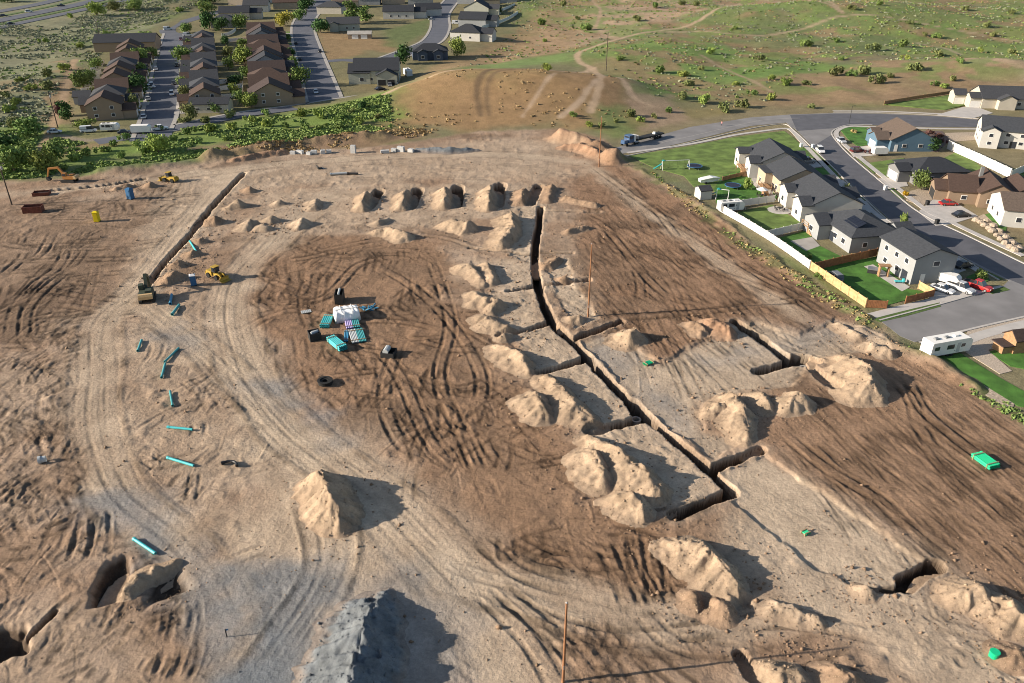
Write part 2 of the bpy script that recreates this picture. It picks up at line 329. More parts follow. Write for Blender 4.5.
for px in ([(600,185),(650,205),(700,260),(770,290),(860,330)], [(585,160),(640,200),(690,232),(760,275),(840,320)], [(590,320),(700,312),(800,300),(850,300)], [(605,225),(660,290),(700,305),(720,330)],
           [(890,372),(912,400),(920,425),(935,450)], [(905,372),(925,410),(960,440),(1000,470)], [(780,430),(830,470),(880,500),(920,540)], [(0,296),(40,290),(100,298),(150,300)], [(0,310),(60,305),(110,312)],
           [(10,340),(18,305),(35,285),(60,265),(70,240)], [(25,340),(28,312),(45,290),(70,270)], [(0,280),(20,262),(40,255),(55,232)], [(430,255),(450,320),(440,380),(470,450),(500,520)], [(370,260),(430,300),(480,370),(470,440)], 
           [(400,340),(385,395),(400,440),(425,455)], [(375,345),(400,375),(430,440),(460,470)], [(480,540),(520,572),(570,590)], [(510,540),(560,560),(640,560),(720,540)], [(605,545),(620,575),(630,605)], [(620,540),(632,570),(648,605)], [(635,540),(640,570),(660,606)], [(650,535),(655,575),(657,606)],
           [(480,590),(530,640),(560,690)], [(500,590),(560,640),(600,690)], [(640,612),(680,645),(760,655)], [(90,512),(82,545),(76,560)], [(100,510),(100,540),(94,560)], [(175,690),(190,650),(190,600)], [(160,690),(178,640),(186,605)],
           [(480,585),(560,625),(640,638),(780,620),(900,640)], [(250,300),(320,300),(360,265),(400,255)], [(240,330),(300,310),(370,330)], [(300,255),(420,235),(500,255)]):
    ruts(px, .24, -.42, sc=1.1)
# trenches and cuts
TRENCH = [([(541,208),(535,262),(549,316),(577,345),(605,376),(637,408),(668,434),(705,466),(733,491)], 2.1, 3.2), ([(500,336),(549,323)], 2.0, 2.0), ([(508,290),(540,285)], 1.6, 1.3), ([(545,285),(588,280)], 1.6, 1.3),
          ([(577,338),(621,322)], 1.9, 2.5), ([(538,373),(587,358)], 2.3, 2.6), ([(590,431),(643,418)], 2.5, 2.8), ([(675,515),(732,492)], 2.5, 2.9), ([(712,469),(762,449)], 2.0, 2.8), ([(538,253),(572,253)], 1.3, 1.0), ([(543,211),(600,212)], 1.2, .9), ([(470,248),(535,254)], 1.2, .8),
          ([(736,322),(757,335),(775,348),(794,361),(808,362),(819,375),(837,388)], 2.7, 3.0), ([(758,370),(794,361)], 2.4, 2.6), ([(800,357),(815,360)], 4.0, 3.0), ([(632,402),(642,414)], 3.6, 3.2), ([(906,580),(936,566)], 3.0, 2.4), ([(905,590),(920,577)], 1.8, 1.8),
          ([(243,174),(216,203),(190,235),(165,262),(146,288)], 2.1, 3.2), ([(410,208),(418,190)], 4.2, 1.8), ([(369,208),(379,191)], 4.2, 1.6), ([(456,206),(458,187)], 4.6, 2.0), ([(497,206),(500,185)], 4.8, 2.0), ([(530,204),(539,186)], 3.8, 2.0), ([(45,191),(100,186),(145,179)], 1.8, 1.0),
          ([(0,658),(30,635),(55,612)], 1.3, 1.0), ([(740,655),(752,676),(770,690)], 2.2, 1.6), ([(872,589),(908,588)], 1.6, 1.3)]
ii = np.arange(NX) * RS + RX0 + RS / 2; jj = np.arange(NY) * RS + RY0 + RS / 2
def rwin(pts, m):
    xs = [p[0] for p in pts]; ys = [p[1] for p in pts]
    a = max(0, int((min(xs) - m - RX0) / RS)); b = min(NX, int((max(xs) + m - RX0) / RS)); c = max(0, int((min(ys) - m - RY0) / RS)); d = min(NY, int((max(ys) + m - RY0) / RS))
    X, Y = np.meshgrid(ii[a:b], jj[c:d]); return a, b, c, d, X, Y
RH2, RT2, RP2 = (a.reshape(NY, NX) for a in (RH, RT, RP))
PADS = [([(547,262),(568,258),(572,283),(600,318),(575,330),(553,285)], .25), ([(583,342),(612,338),(660,362),(705,340),(760,322),(800,335),(835,318),(880,335),(895,352),(850,352),(815,358),(790,385),(740,390),(700,402),(705,430),(745,440),(715,462),(640,405)], .3),
        ([(765,455),(800,478),(860,517),(922,560),(905,582),(870,590),(800,560),(735,500),(718,470)], .32), ([(470,260),(532,262),(545,315),(600,372),(635,408),(700,465),(728,492),(680,512),(650,490),(590,430),(540,372),(500,330)], .2), ([(520,208),(541,208),(532,262),(512,255)], .3)]
for px, dp in PADS:
    a, b, c, d, X, Y = rwin(PL(px), 4)
    if X.size: RH2[c:d, a:b] -= dp * pmask(X, Y, px, .35, .9, 3.0)
CUT = np.zeros((NY, NX), np.float32)
for px, wd, dp in TRENCH:
    wd *= .70; pts = resample(spline(PL(px), n=5), 2.0); a, b, c, d, X, Y = rwin([tuple(q) for q in pts], wd + 4)
    if not X.size: continue
    D = np.full(X.shape, 1e9)
    for p0, p1 in zip(pts[:-1], pts[1:]): D = np.minimum(D, segdist(X, Y, p0, p1)[0])
    D = D + (fbm(X, Y, 2.5, 3, 91) - .5) * .7; core = sstep(wd / 2 + .08, wd / 2 - .08, D)
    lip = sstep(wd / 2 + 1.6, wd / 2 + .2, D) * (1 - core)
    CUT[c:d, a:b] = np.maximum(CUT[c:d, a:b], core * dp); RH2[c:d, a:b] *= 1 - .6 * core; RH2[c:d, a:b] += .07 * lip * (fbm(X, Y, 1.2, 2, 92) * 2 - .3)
    RP2[c:d, a:b] = np.maximum(RP2[c:d, a:b], .22 * lip)
for px, dp, fw in (([(108,562),(122,556),(128,575),(118,600),(92,605),(90,592)], 2.2, 1.0), ([(146,580),(178,566),(184,588),(150,602)], 1.3, 1.5), ([(-20,634),(18,632),(22,650),(-10,662),(-20,660)], 3.0, 1.0), ([(732,600),(746,596),(752,606),(738,612)], 1.2, .7), ([(698,598),(712,596),(714,612),(700,612)], 1.3, .7)):
    a, b, c, d, X, Y = rwin(PL(px), 4); CUT[c:d, a:b] = np.maximum(CUT[c:d, a:b], dp * pmask(X, Y, px, fw, .8, 3.0))
# general roughness of the worked soil, smoother where traffic has packed it
XX, YY = np.meshgrid(ii[::2], jj[::2]); rough = np.full(XX.shape, 1.0)
for px, wd in HAUL: rough -= .8 * bmaskline(XX, YY, px, wd + 1, 3, 1.5)
rough -= .65 * pmask(XX, YY, PADS[1][0], 2) + .85 * pmask(XX, YY, PADS[2][0], 1.5) + .5 * pmask(XX, YY, [(250,400),(420,500),(500,600),(520,690),(250,690),(230,560)], 8)
rough -= .45 * np.maximum(pmask(XX, YY, [(590,150),(640,172),(700,210),(830,300),(870,325),(800,335),(760,322),(700,345),(660,358),(612,330),(575,240),(575,190)], 3), pmask(XX, YY, [(790,390),(880,345),(930,360),(1100,460),(1100,690),(1010,610),(935,565),(865,515),(775,458),(755,445)], 3))
rough = np.clip(rough, .12, 1) * pmask(XX, YY, SITE, 3)
rid = 1 - np.abs(fbm(XX, YY, 3.2, 3, 200) * 2 - 1); cl = np.clip(fbm(XX, YY, 1.5, 3, 231) - .52, 0, 1) * sstep(.42, .6, fbm(XX, YY, 9, 3, 236)); gr = rough * (cl * 1.7 * sstep(.35, .9, rough) + (fbm(XX, YY, 7, 5, 210, .6) - .5) * .75 + (rid - .6) * .42 + (fbm(XX, YY, .9, 2, 215) - .5) * .26)
site_m = pmask(XX, YY, SITE, 2.5)
up = lambda q: np.repeat(np.repeat(q, 2, 0), 2, 1)[:NY, :NX]
gr *= .40; G2 = up(gr.astype(np.float32)); S2 = up(site_m)
for q in (G2, S2):  # soften the 2x repeat
    q[1:-1, 1:-1] = (q[1:-1, 1:-1] * 2 + q[:-2, 1:-1] + q[2:, 1:-1] + q[1:-1, :-2] + q[1:-1, 2:]) / 6
RTOT = (RH2 * S2 + G2 * (1 - np.clip(CUT, 0, .7)) - CUT); RTON = RT2 * S2
def rsample(A, x, y):
    fx = (x - RX0) / RS - .5; fy = (y - RY0) / RS - .5; ok = (fx > 1) & (fx < NX - 2) & (fy > 1) & (fy < NY - 2)
    fx = np.clip(fx, 1, NX - 3); fy = np.clip(fy, 1, NY - 3); ix = fx.astype(int); iy = fy.astype(int); a = fx - ix; b = fy - iy
    r = (A[iy, ix] * (1 - a) + A[iy, ix + 1] * a) * (1 - b) + (A[iy + 1, ix] * (1 - a) + A[iy + 1, ix + 1] * a) * b
    return np.where(ok, r, 0)
def terr(x, y):
    x = np.atleast_1d(np.asarray(x, float)); y = np.atleast_1d(np.asarray(y, float)); return hills(x, y) + rsample(RTOT, x, y)
def T1(x, y): return float(terr(x, y)[0])
def G(u, v, dz=0.0):
    """ground point seen at a pixel, following the relief"""
    z = 0.0
    for _ in range(4): x, y = P(u, v, z + dz); z = T1(x, y)
    return (x, y, z)
def Gm(pts):
    z = np.zeros(len(pts))
    for _ in range(4):
        xy = np.array([P(u, v, zz) for (u, v), zz in zip(pts, z)]); z = terr(xy[:, 0], xy[:, 1])
    return xy, z
# ---- the sheet
ys = [18.0]
while ys[-1] < 800: ys.append(ys[-1] + max(.11, .8 * (ys[-1] ** 2 + CAM_H ** 2) / (F_PX * CAM_H)))
while ys[-1] < 9000: ys.append(ys[-1] * 1.12)
ys = np.array(ys); NC = 1240
sc_ = np.concatenate([[-9, -5, -3, -2, -1.5, -1.2], np.linspace(-1, 1, NC), [1.2, 1.5, 2, 3, 5, 9]])
Wd = .84 * (ys * math.cos(TILT) + CAM_H * math.sin(TILT)); GX = sc_[None, :] * Wd[:, None]; GY = np.repeat(ys[:, None], len(sc_), 1)
X, Y = GX.ravel(), GY.ravel(); Z = hills(X, Y) + rsample(RTOT, X, Y)
def lerp(C, c, m): C += (np.array(c, np.float32)[None, :] - C) * m[:, None]
n1 = fbm(X, Y, 60, 4, 300); n2 = fbm(X, Y, 14, 4, 310); n3 = fbm(X, Y, 3.5, 3, 320)
C = np.empty((len(X), 3), np.float32); C[:] = (.185, .170, .09)
lerp(C, (.225, .160, .085), sstep(.48, .60, n1 * .6 + n2 * .4)); lerp(C, (.125, .16, .055), sstep(.50, .62, fbm(X, Y, 45, 4, 330)) * .8); lerp(C, (.12, .125, .085), sstep(.55, .66, n2) * .5)
# hill side vegetation patches
for px, col, k, fe in (([(-100,-40),(220,-40),(160,20),(100,40),(80,70),(60,130),(0,150),(-100,140)], (.20,.20,.125), .85, 20), ([(60,62),(78,68),(82,85),(72,105),(62,140),(40,142),(50,105),(58,85)], (.27,.175,.10), .8, 4), ([(-60,86),(60,80),(48,92),(-60,98)], (.23,.165,.09), .6, 4), ([(100,20),(300,-5),(280,-14),(150,5)], (.15,.135,.08), .5, 6),
    ([(400,92),(470,82),(590,80),(605,95),(598,112),(600,130),(480,130),(385,132),(372,122)], (.275,.172,.088), .9, 6), ([(590,86),(620,92),(642,110),(620,112),(600,116)], (.24,.155,.085), .9, 3), ([(540,55),(640,34),(720,12),(800,0),(860,-14),(640,-14),(540,30),(440,75)], (.34,.245,.16), 1.0, 6), ([(455,70),(520,30),(560,-5),(600,-5),(590,30),(540,60),(480,78)], (.27,.185,.105), .75, 8), ([(640,60),(760,88),(900,92),(960,100),(780,106),(700,108),(660,90)], (.26,.18,.10), .5, 8),
    ([(585,52),(700,38),(760,60),(900,70),(790,76),(700,104),(650,106),(625,90),(600,66)], (.14,.215,.06), .9, 8), ([(440,78),(520,62),(575,58),(575,68),(480,80)], (.155,.22,.075), .85, 5), ([(800,14),(1100,10),(1100,70),(960,64),(820,40)], (.155,.195,.065), .8, 12), ([(690,34),(830,28),(980,50),(800,56)], (.13,.165,.07), .7, 8),
    ([(760,80),(900,66),(1000,64),(1100,66),(1100,100),(960,96),(900,105),(780,104)], (.27,.18,.11), .85, 6), ([(960,68),(1100,66),(1100,92),(985,92)], (.37,.27,.18), .85, 3), ([(620,112),(760,106),(850,108),(850,114),(760,116),(640,138)], (.20,.16,.075), .7, 4),
    ([(620,104),(672,102),(690,122),(645,132),(640,116)], (.28,.20,.14), .8, 3), ([(0,120),(150,135),(300,108),(360,100),(400,100),(392,128),(300,136),(180,150),(60,172),(0,178)], (.145,.21,.05), .9, 6), ([(55,135),(100,140),(95,152),(60,160),(40,170),(48,145)], (.25,.185,.11), .75, 4),
    ([(70,145),(110,138),(120,146),(80,152)], (.24,.16,.085), .6, 3), ([(270,130),(390,122),(430,132),(385,146),(290,153),(240,156)], (.17,.14,.065), .8, 4), ([(200,150),(290,140),(392,132),(440,131),(390,146),(290,154),(205,164)], (.24,.15,.10), .75, 3)):
    lerp(C, col, k * pmask(X, Y, px, fe, fe * 1.3, fe * 2.5) * np.clip(.55 + n2 * .9, 0, 1))
lerp(C, (.25, .175, .10), sstep(.53, .63, fbm(X, Y, 30, 4, 340)) * .8 * pmask(X, Y, [(520,-10),(1100,-10),(1100,100),(640,112)], 12)); lerp(C, (.14, .205, .058), sstep(.50, .60, fbm(X, Y, 16, 4, 350)) * .65 * pmask(X, Y, [(520,-10),(1100,-10),(1100,75),(640,105)], 12))
# neighbourhood yards (bare ground between the built pieces)
lerp(C, (.20, .165, .10), .8 * pmask(X, Y, FLAT_R, 3)); lerp(C, (.17, .15, .08), .8 * pmask(X, Y, FLAT_L, 5))
lerp(C, (.26, .17, .09), .8 * pmask(X, Y, [(316,34),(345,30),(400,42),(395,54),(370,50),(350,58),(325,60)], 4, 3)); lerp(C, (.10, .14, .05), .7 * pmask(X, Y, [(385,30),(432,18),(428,32),(400,48),(385,46)], 4, 3)); lerp(C, (.25, .175, .095), .8 * pmask(X, Y, [(440,62),(470,50),(520,30),(540,45),(500,62),(430,85),(415,84)], 5, 4))
# site soils
S = pmask(X, Y, SITE, 2.0, 1.5, 5); BR = (.258, .155, .094); LT = (.445, .348, .252); MD = (.315, .230, .162)
lerp(C, MD, S); big = fbm(X, Y, 26, 4, 400); med = fbm(X, Y, 6, 4, 410)
lerp(C, (.24, .155, .10), S * sstep(.42, .62, big) * .7); lerp(C, (.37, .275, .20), S * sstep(.50, .66, med) * .5)
for px, col, k, fe in (([(590,150),(640,172),(700,210),(830,300),(870,325),(800,335),(760,322),(700,345),(660,358),(612,330),(575,240),(575,190)], BR, .88, 3), ([(790,390),(880,345),(930,360),(1100,460),(1100,690),(1010,610),(935,565),(865,515),(775,458),(755,445)], (.272,.170,.106), .9, 3),
    ([(240,268),(300,238),(440,245),(480,330),(530,420),(600,490),(700,535),(690,560),(790,612),(740,640),(600,625),(480,585),(500,530),(420,470),(330,400),(245,335)], (.232,.142,.086), .88, 5), ([(-40,205),(100,196),(190,192),(150,270),(100,320),(-40,345)], (.235,.158,.105), .8, 5), ([(480,600),(640,640),(800,650),(900,690),(530,690)], (.25,.165,.108), .75, 4),
    ([(240,290),(340,280),(360,380),(330,400),(260,360)], (.235,.145,.09), .6, 5), ([(560,130),(600,138),(625,160),(600,185),(560,165)], (.30,.185,.115), .7, 3), ([(-20,290),(40,284),(110,292),(150,302),(110,306),(-20,306)], (.16,.105,.07), .6, 2)):
    lerp(C, col, k * S * pmask(X, Y, px, fe, fe * 1.4, 10))
lerp(C, (.150, .100, .066), .5 * S * sstep(.52, .64, fbm(X, Y, 9, 4, 430)) * sstep(.40, .55, fbm(X, Y, 40, 2, 440)))
for px, k, fe in ((PADS[0][0], .85, .8), (PADS[1][0], .85, 1.2), (PADS[2][0], .9, .8), (PADS[3][0], .75, 2.5), (PADS[4][0], .8, 1.5), ([(735,500),(905,588),(1100,700),(940,700),(860,640),(790,600),(740,560)], .75, 3), ([(255,395),(300,440),(400,505),(470,590),(520,700),(250,700),(228,600),(240,480)], .8, 6),
    ([(170,172),(245,168),(165,290),(120,300)], .55, 4), ([(205,172),(330,158),(500,140),(560,140),(590,160),(590,178),(330,186),(205,190)], .45, 5), ([(250,200),(330,186),(540,183),(545,212),(440,225),(320,232),(250,255)], .55, 5), ([(110,320),(220,345),(262,420),(290,480),(200,530),(118,470)], .35, 6)):
    lerp(C, LT, k * S * pmask(X, Y, px, fe, fe * 1.1, 7) * np.clip(.55 + big * .8, 0, 1))
for px, wd in HAUL: lerp(C, LT, .85 * S * bmaskline(X, Y, px, wd * 1.1, 2.5, 1.8) * np.clip(.62 + .7 * (med - .3), 0, 1))
for px, wd, k in (([(105,498),(178,552),(218,605),(236,700)], 4, .45), ([(285,590),(290,640),(300,700)], 10, .5), ([(400,600),(430,640),(420,700)], 10, .35), ([(255,380),(320,420),(340,440)], 3, .4), ([(165,335),(190,345)], 3, .4), ([(240,650),(260,690)], 5, .4), ([(600,350),(640,380),(680,420)], 4, .3), ([(720,360),(840,330)], 5, .25)):
    lerp(C, (.175, .188, .197), min(1, k * 1.6) * bmaskline(X, Y, px, wd, 4, 3, wscale=4))
lerp(C, (.45, .36, .27), np.clip(rsample(RP2, X, Y), 0, .9) * S)
# weedy margins
for px, wd in (([(628,160),(660,182),(700,210),(722,232),(790,272),(850,312),(880,332)], 2.2), ([(905,345),(960,372),(1020,418)], 1.2)): lerp(C, (.13, .14, .055), .75 * bmaskline(X, Y, px, wd, 1.5, 2.2, wscale=3))
# dirt trails over the hill
TRAILS = (([(385,104),(440,90),(520,86),(580,80),(592,74)], 3.2, (.33,.24,.16)), ([(592,74),(578,68),(580,58),(596,48),(640,36),(700,26),(740,4)], 3.0, (.33,.24,.16)), ([(592,74),(600,88),(598,104),(590,118)], 3.0, (.36,.26,.17)), ([(597,80),(615,92),(632,106),(650,110)], 2.2, (.33,.24,.16)), ([(640,36),(690,34),(760,38),(850,28),(930,32),(1030,40)], 2.5, (.29,.22,.14)),
    ([(800,-6),(825,18),(840,27)], 2.5, (.31,.23,.15)), ([(840,27),(780,8),(740,4)], 3, (.30,.22,.14)), ([(915,42),(940,46),(960,54)], 2.0, (.28,.22,.15)), ([(481,121),(477,108),(484,97),(500,90),(530,86)], 2.4, (.125,.085,.05)), ([(489,121),(487,108),(494,98),(514,91)], 1.7, (.14,.095,.055)), ([(522,122),(545,104),(555,98)], 1.6, (.33,.24,.16)), ([(560,122),(580,112),(596,100)], 2.4, (.34,.25,.17)),
    ([(700,60),(740,78),(770,92)], 2.0, (.28,.21,.13)), ([(590,0),(600,12),(596,28)], 2.0, (.29,.21,.14)), ([(75,60),(66,90),(56,118),(46,140),(36,160)], 3.0, (.30,.21,.13)), ([(60,135),(85,140),(110,138)], 3.5, (.22,.18,.13)))
for px, wd, col in TRAILS:
    lerp(C, [q * 1.15 for q in col], .95 * bmaskline(X, Y, px, wd, 1.0, .6))
mottle = 1 + (n3 - .5) * .35 + (fbm(X, Y, 1.4, 2, 420) - .5) * .22
ct = rsample(CUT, X, Y); lerp(C, (.075, .052, .036), sstep(.25, .9, ct) * .92)  # shade inside trenches and pits painted into the soil colour, by cut depth
tn = rsample(RTON, X, Y); C *= np.clip(mottle + np.clip(tn, -.55, .3), .35, 1.5)[:, None]
nr, ncx = len(ys), len(sc_); a = np.arange((nr - 1))[:, None] * ncx + np.arange(ncx - 1)[None, :]; a = a.ravel()
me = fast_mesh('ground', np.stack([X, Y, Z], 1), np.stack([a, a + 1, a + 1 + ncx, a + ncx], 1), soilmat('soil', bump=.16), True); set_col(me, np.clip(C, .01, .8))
tag(link('ground', me), kind='structure')
del X, Y, Z, C, GX, GY
# ================================================================== DIRT PILES
SURF = {}; PILE = {}; HS = .74
for k, c in (('tan', (.345, .255, .175)), ('brown', (.28, .19, .125)), ('pale', (.37, .28, .198)), ('gravel', (.150, .162, .170)), ('red', (.31, .19, .12))):
    PILE[k] = soilmat('pile_' + k, bump=.14); PILE[k + '_c'] = c
def pile(label, ridge, m='tan', slope=.80, lump=.50, sub=.4, name='dirt_pile', cat='dirt pile', group=None, r0=.3, seed=None, asym=.36):
    """spoil heap: cones of tipped soil along a crest given as (u, v, height) points"""
    rs = random.Random(seed if seed is not None else hash(label) % 1000 if False else sum(map(ord, label)))
    pts = []
    for u, v, h in ridge:
        h *= HS
        z = 0
        for _ in range(3): x, y = P(u, v, z + h); z = T1(x, y)
        pts.append((x, y, h))
    x0 = sum(p[0] for p in pts) / len(pts); y0 = sum(p[1] for p in pts) / len(pts)
    m_ = max(p[2] for p in pts) / slope + 2.5; xa, xb = min(p[0] for p in pts) - m_, max(p[0] for p in pts) + m_; ya, yb = min(p[1] for p in pts) - m_, max(p[1] for p in pts) + m_
    st = min(.5, max(.13, .0019 * math.hypot(y0, CAM_H))); gx = np.arange(xa, xb, st); gy = np.arange(ya, yb, st); X, Y = np.meshgrid(gx, gy)
    wx = X + (fbm(X, Y, 4, 3, 500) - .5) * .9; wy = Y + (fbm(X, Y, 4, 3, 510) - .5) * .9
    Z = np.full(X.shape, -9.0); SG = np.zeros(X.shape); DD = np.full(X.shape, 1e9)
    segs = list(zip(pts[:-1], pts[1:])) if len(pts) > 1 else [(pts[0], pts[0])]; cones = []; tot = 0
    for a, b in segs:
        L = math.hypot(a[0] - b[0], a[1] - b[1]); tot += L
        d, t = segdist(wx, wy, a[:2], b[:2]); h = a[2] + (b[2] - a[2]) * t
        an_ = np.arctan2(Y - (a[1] + (b[1] - a[1]) * t), X - (a[0] + (b[0] - a[0]) * t)); n_ = d < DD; SG[n_] = (tot + L * t * .9 + 1.6 * np.abs(an_))[n_] + (an_ < 0)[n_] * 40; DD = np.minimum(DD, d)
        h = h * (.74 + .52 * fbm(SG / 1.3, SG * 0 + len(label), 1.0, 3, 560)); cx_ = (X - (a[0] + (b[0] - a[0]) * t)) / (d + .3); Z = np.maximum(Z, h * (.92 if sub else 1.0) - slope * (1 + asym * cx_) * (np.hypot(d, r0) - r0))
        for k in range(int((2 + L / 1.1) * sub)):
            t = rs.random(); hh = (a[2] + (b[2] - a[2]) * t); an = rs.random() * 6.28; rr = rs.random() * hh * .95
            cones.append((a[0] + (b[0] - a[0]) * t + rr * math.cos(an), a[1] + (b[1] - a[1]) * t + rr * math.sin(an), hh * rs.uniform(.5, 1.0) - rr * slope * .62, slope * rs.uniform(.85, 1.12)))
    for cx, cy, ch, cs in cones: rq = np.sqrt((wx - cx) ** 2 + (wy - cy) ** 2 + .05); Z = np.maximum(Z, ch - cs * (1 + asym * (wx - cx) / rq) * (rq - .22))
    Z = .5 * (Z + np.sqrt(Z * Z + .22)) - .10; up_ = sstep(.0, .7, Z); Z = Z + up_ * lump * (1.25 * (fbm(SG * 1.3, DD * .16, 1.0, 3, 525) - .5) * np.clip(DD * .8, .25, 1.2) + .7 * ((1 - np.abs(fbm(X, Y, 1.9, 3, 520) * 2 - 1)) - .68)) + up_ * (fbm(X, Y, .8, 3, 530) - .5) * .30
    Z = np.maximum(Z - .04, -.12); keep = Z > -.10; base = terr(X.ravel(), Y.ravel()).reshape(X.shape); lowb = hills(X.ravel(), Y.ravel()).reshape(X.shape)
    base = np.maximum(base, lowb - 1.0); ny, nx = X.shape; q = (keep[:-1, :-1] | keep[1:, :-1] | keep[:-1, 1:] | keep[1:, 1:])
    jy, jx = np.nonzero(q); a = jy * nx + jx; Fq = np.stack([a, a + 1, a + 1 + nx, a + nx], 1); u, inv = np.unique(Fq.ravel(), return_inverse=True)
    V = np.stack([X.ravel()[u] - x0, Y.ravel()[u] - y0, (base + Z).ravel()[u]], 1); n = len(u)
    # closed underside
    Fi = inv.reshape(-1, 4); V2 = V.copy(); V2[:, 2] -= .5 + np.clip(Z.ravel()[u], 0, None)
    e = np.concatenate([Fi[:, [0, 1]], Fi[:, [1, 2]], Fi[:, [2, 3]], Fi[:, [3, 0]]]); key = np.sort(e, 1); kk = key[:, 0].astype(np.int64) * n + key[:, 1]
    _, idx, cnt = np.unique(kk, return_index=True, return_counts=True); be = e[idx[cnt == 1]]
    Fs = np.stack([be[:, 1], be[:, 0], be[:, 0] + n, be[:, 1] + n], 1)
    me = fast_mesh(name, np.concatenate([V, V2]), np.concatenate([Fi, Fi[:, ::-1] + n, Fs]), PILE[m], True)
    wx_, wy_ = V[:, 0] + x0, V[:, 1] + y0; SURF.setdefault(m, []).append(np.stack([wx_, wy_, V[:, 2]], 1)[Z.ravel()[u] > .12]); c = np.array(PILE[m + '_c'])[None, :] * (1 + .75 * (fbm(wx_, wy_, 1.6, 4, 540) - .5) + .25 * (fbm(wx_, wy_, 9, 2, 545) - .5))[:, None]
    foot = sstep(.8, .0, Z.ravel()[u]); c = c * (1 - .5 * foot[:, None]) + np.array((.29, .205, .14)) * .5 * foot[:, None]
    set_col(me, np.concatenate([c, c])); o = link(name, me); o.location = (x0, y0, 0); return tag(o, label, cat, group)
g1 = 'spoil heaps in the far row beside short pits'; g2 = 'spoil heaps along the left trench'; g3 = 'spoil heaps left of the long trench'; g4 = 'spoil heaps on the right side of the site'; g5 = 'low heaps behind the material yard'; g6 = 'spoil heaps at the near edge'
def P_(lab, ridge, grp=None, **k): return pile(lab, ridge, group=grp, **k)
P_('pale cone of dug soil beside a pit, leftmost of the far row of five', [(366,190,2.8),(363,203,2.4)], g1, sub=.05, asym=.22, slope=.85)
P_('pale cone of dug soil beside a pit, second from left in the far row', [(405,189,2.8),(402,202,2.4)], g1, sub=.05, asym=.22, slope=.85)
P_('pale cone of dug soil beside a pit, middle one of the far row', [(446,186,3.4),(445,199,2.8)], g1, sub=.05, asym=.22, slope=.85)
P_('pale cone of dug soil beside a pit, fourth of the far row', [(490,183,3.6),(489,200,3.0)], g1, sub=.05, asym=.22, slope=.85)
P_('small cone of dug soil beside the rightmost pit of the far row', [(524,187,2.2),(521,198,2.0)], g1, m='brown', sub=.3)
P_('low brown heap right of the far row of pits', [(551,184,2.0),(549,198,1.4)], g1, m='brown')
P_('rough brown heap where the far row meets the right field', [(566,196,1.6),(596,202,1.4)], None, m='brown')
P_('low heap with wide shadow behind the left end of the yard', [(271,215,2.2)], g5, m='pale')
P_('low pale heap left of the far row beside the curved track', [(316,198,2.2),(314,205,1.6)], g5, m='pale')
P_('broad pale heap in front of the far row, left of the twin heap', [(302,217,2.6),(300,224,1.6)], g5, m='pale')
P_('small pale heap behind the curved track junction', [(279,199,2.0)], g5, m='pale')
P_('thin low heap just behind the long ridge heap', [(377,220,1.6),(388,217,1.0)], g5, m='pale')
P_('long lumpy ridge of soil in front of the far row', [(376,229,1.5),(388,226,2.2),(405,231,2.6)], g5, sub=.8)
P_('twin peaked heap of smooth tan soil in front of the far row', [(454,219,2.6),(469,221,3.0)], g5, sub=0)
P_('large rough tan heap at the top of the long trench', [(511,211,3.4),(512,224,3.0),(503,238,2.6)], g3, sub=.8)
P_('lit heap at top of the left trench bend', [(250,186,2.0)], g2, m='brown')
P_('pale pointed heap second down along the left trench', [(238,199,2.8),(229,205,1.4)], g2)
P_('brown heap with sharp crest third down along the left trench', [(215,215,2.6)], g2, m='brown')
P_('small brown heap fourth down along the left trench', [(200,237,1.8)], g2, m='brown')
P_('small brown heap fifth down along the left trench beside a teal pipe', [(193,250,1.8)], g2, m='brown')
P_('small brown heap sixth down along the left trench', [(179,260,1.8)], g2, m='brown')
P_('brown heap nearest the excavator along the left trench', [(173,270,2.6),(166,278,1.6)], g2, m='brown')
P_('pale heap of several ridges right of the left trench', [(247,222,2.4),(252,219,2.2)], g2, m='pale', sub=.8)
P_('grooved pale heap behind the curved track', [(262,223,2.0),(268,226,1.4)], g2, m='pale')
P_('brown heap beside the haul road left of the blue toilet', [(150,181,2.2)], None, m='brown')
P_('low brown heap left of the far blue toilet', [(128,183,1.6),(118,186,1.2)], None, m='brown')
P_('bright heap at the upper left of the long trench spoil row', [(462,264,1.6),(468,262,2.4),(476,270,2.0),(484,283,1.0)], g3, sub=.8)
P_('finger ridged heap on the pad beside the trench top', [(486,262,1.8),(492,276,2.0)], g3, sub=.8)
P_('wide bright heap second down the long trench spoil row', [(474,290,1.4),(480,296,2.2),(496,299,2.4),(492,308,1.4)], g3, sub=.6)
P_('bright heap third down the long trench spoil row', [(484,314,1.6),(493,319,2.4),(507,324,2.0),(505,334,1.2)], g3, sub=.8)
P_('bright heap fourth down the long trench spoil row', [(498,344,1.6),(508,347,2.4),(522,353,3.0),(528,366,1.6)], g3, sub=.8)
P_('large bright heap with dark gullies, fifth down the spoil row', [(548,374,1.6),(560,383,2.8),(577,401,2.9),(594,418,1.6)], g3, sub=.8)
P_('bright lobe on the front of the fifth heap of the spoil row', [(537,392,3.0),(545,406,2.4)], g3, sub=.5)
P_('largest heap with long ragged shadow, sixth down the spoil row', [(590,434,1.6),(606,441,2.8),(620,447,3.5),(640,464,3.7),(660,484,2.4)], g3, sub=.8)
P_('bright lobe in front of the largest spoil row heap', [(592,449,2.6),(604,470,2.6)], g3, sub=.6)
P_('pale heap at the lower end of the long trench spoil row', [(636,492,3.0),(642,502,2.4)], g3, sub=.8)
P_('small brown heap right of the trench below the mid pole', [(548,263,1.5),(558,258,1.2)], g4, m='brown')
P_('low brown heap on the pad right of the upper trench', [(566,275,1.6)], g4, m='brown')
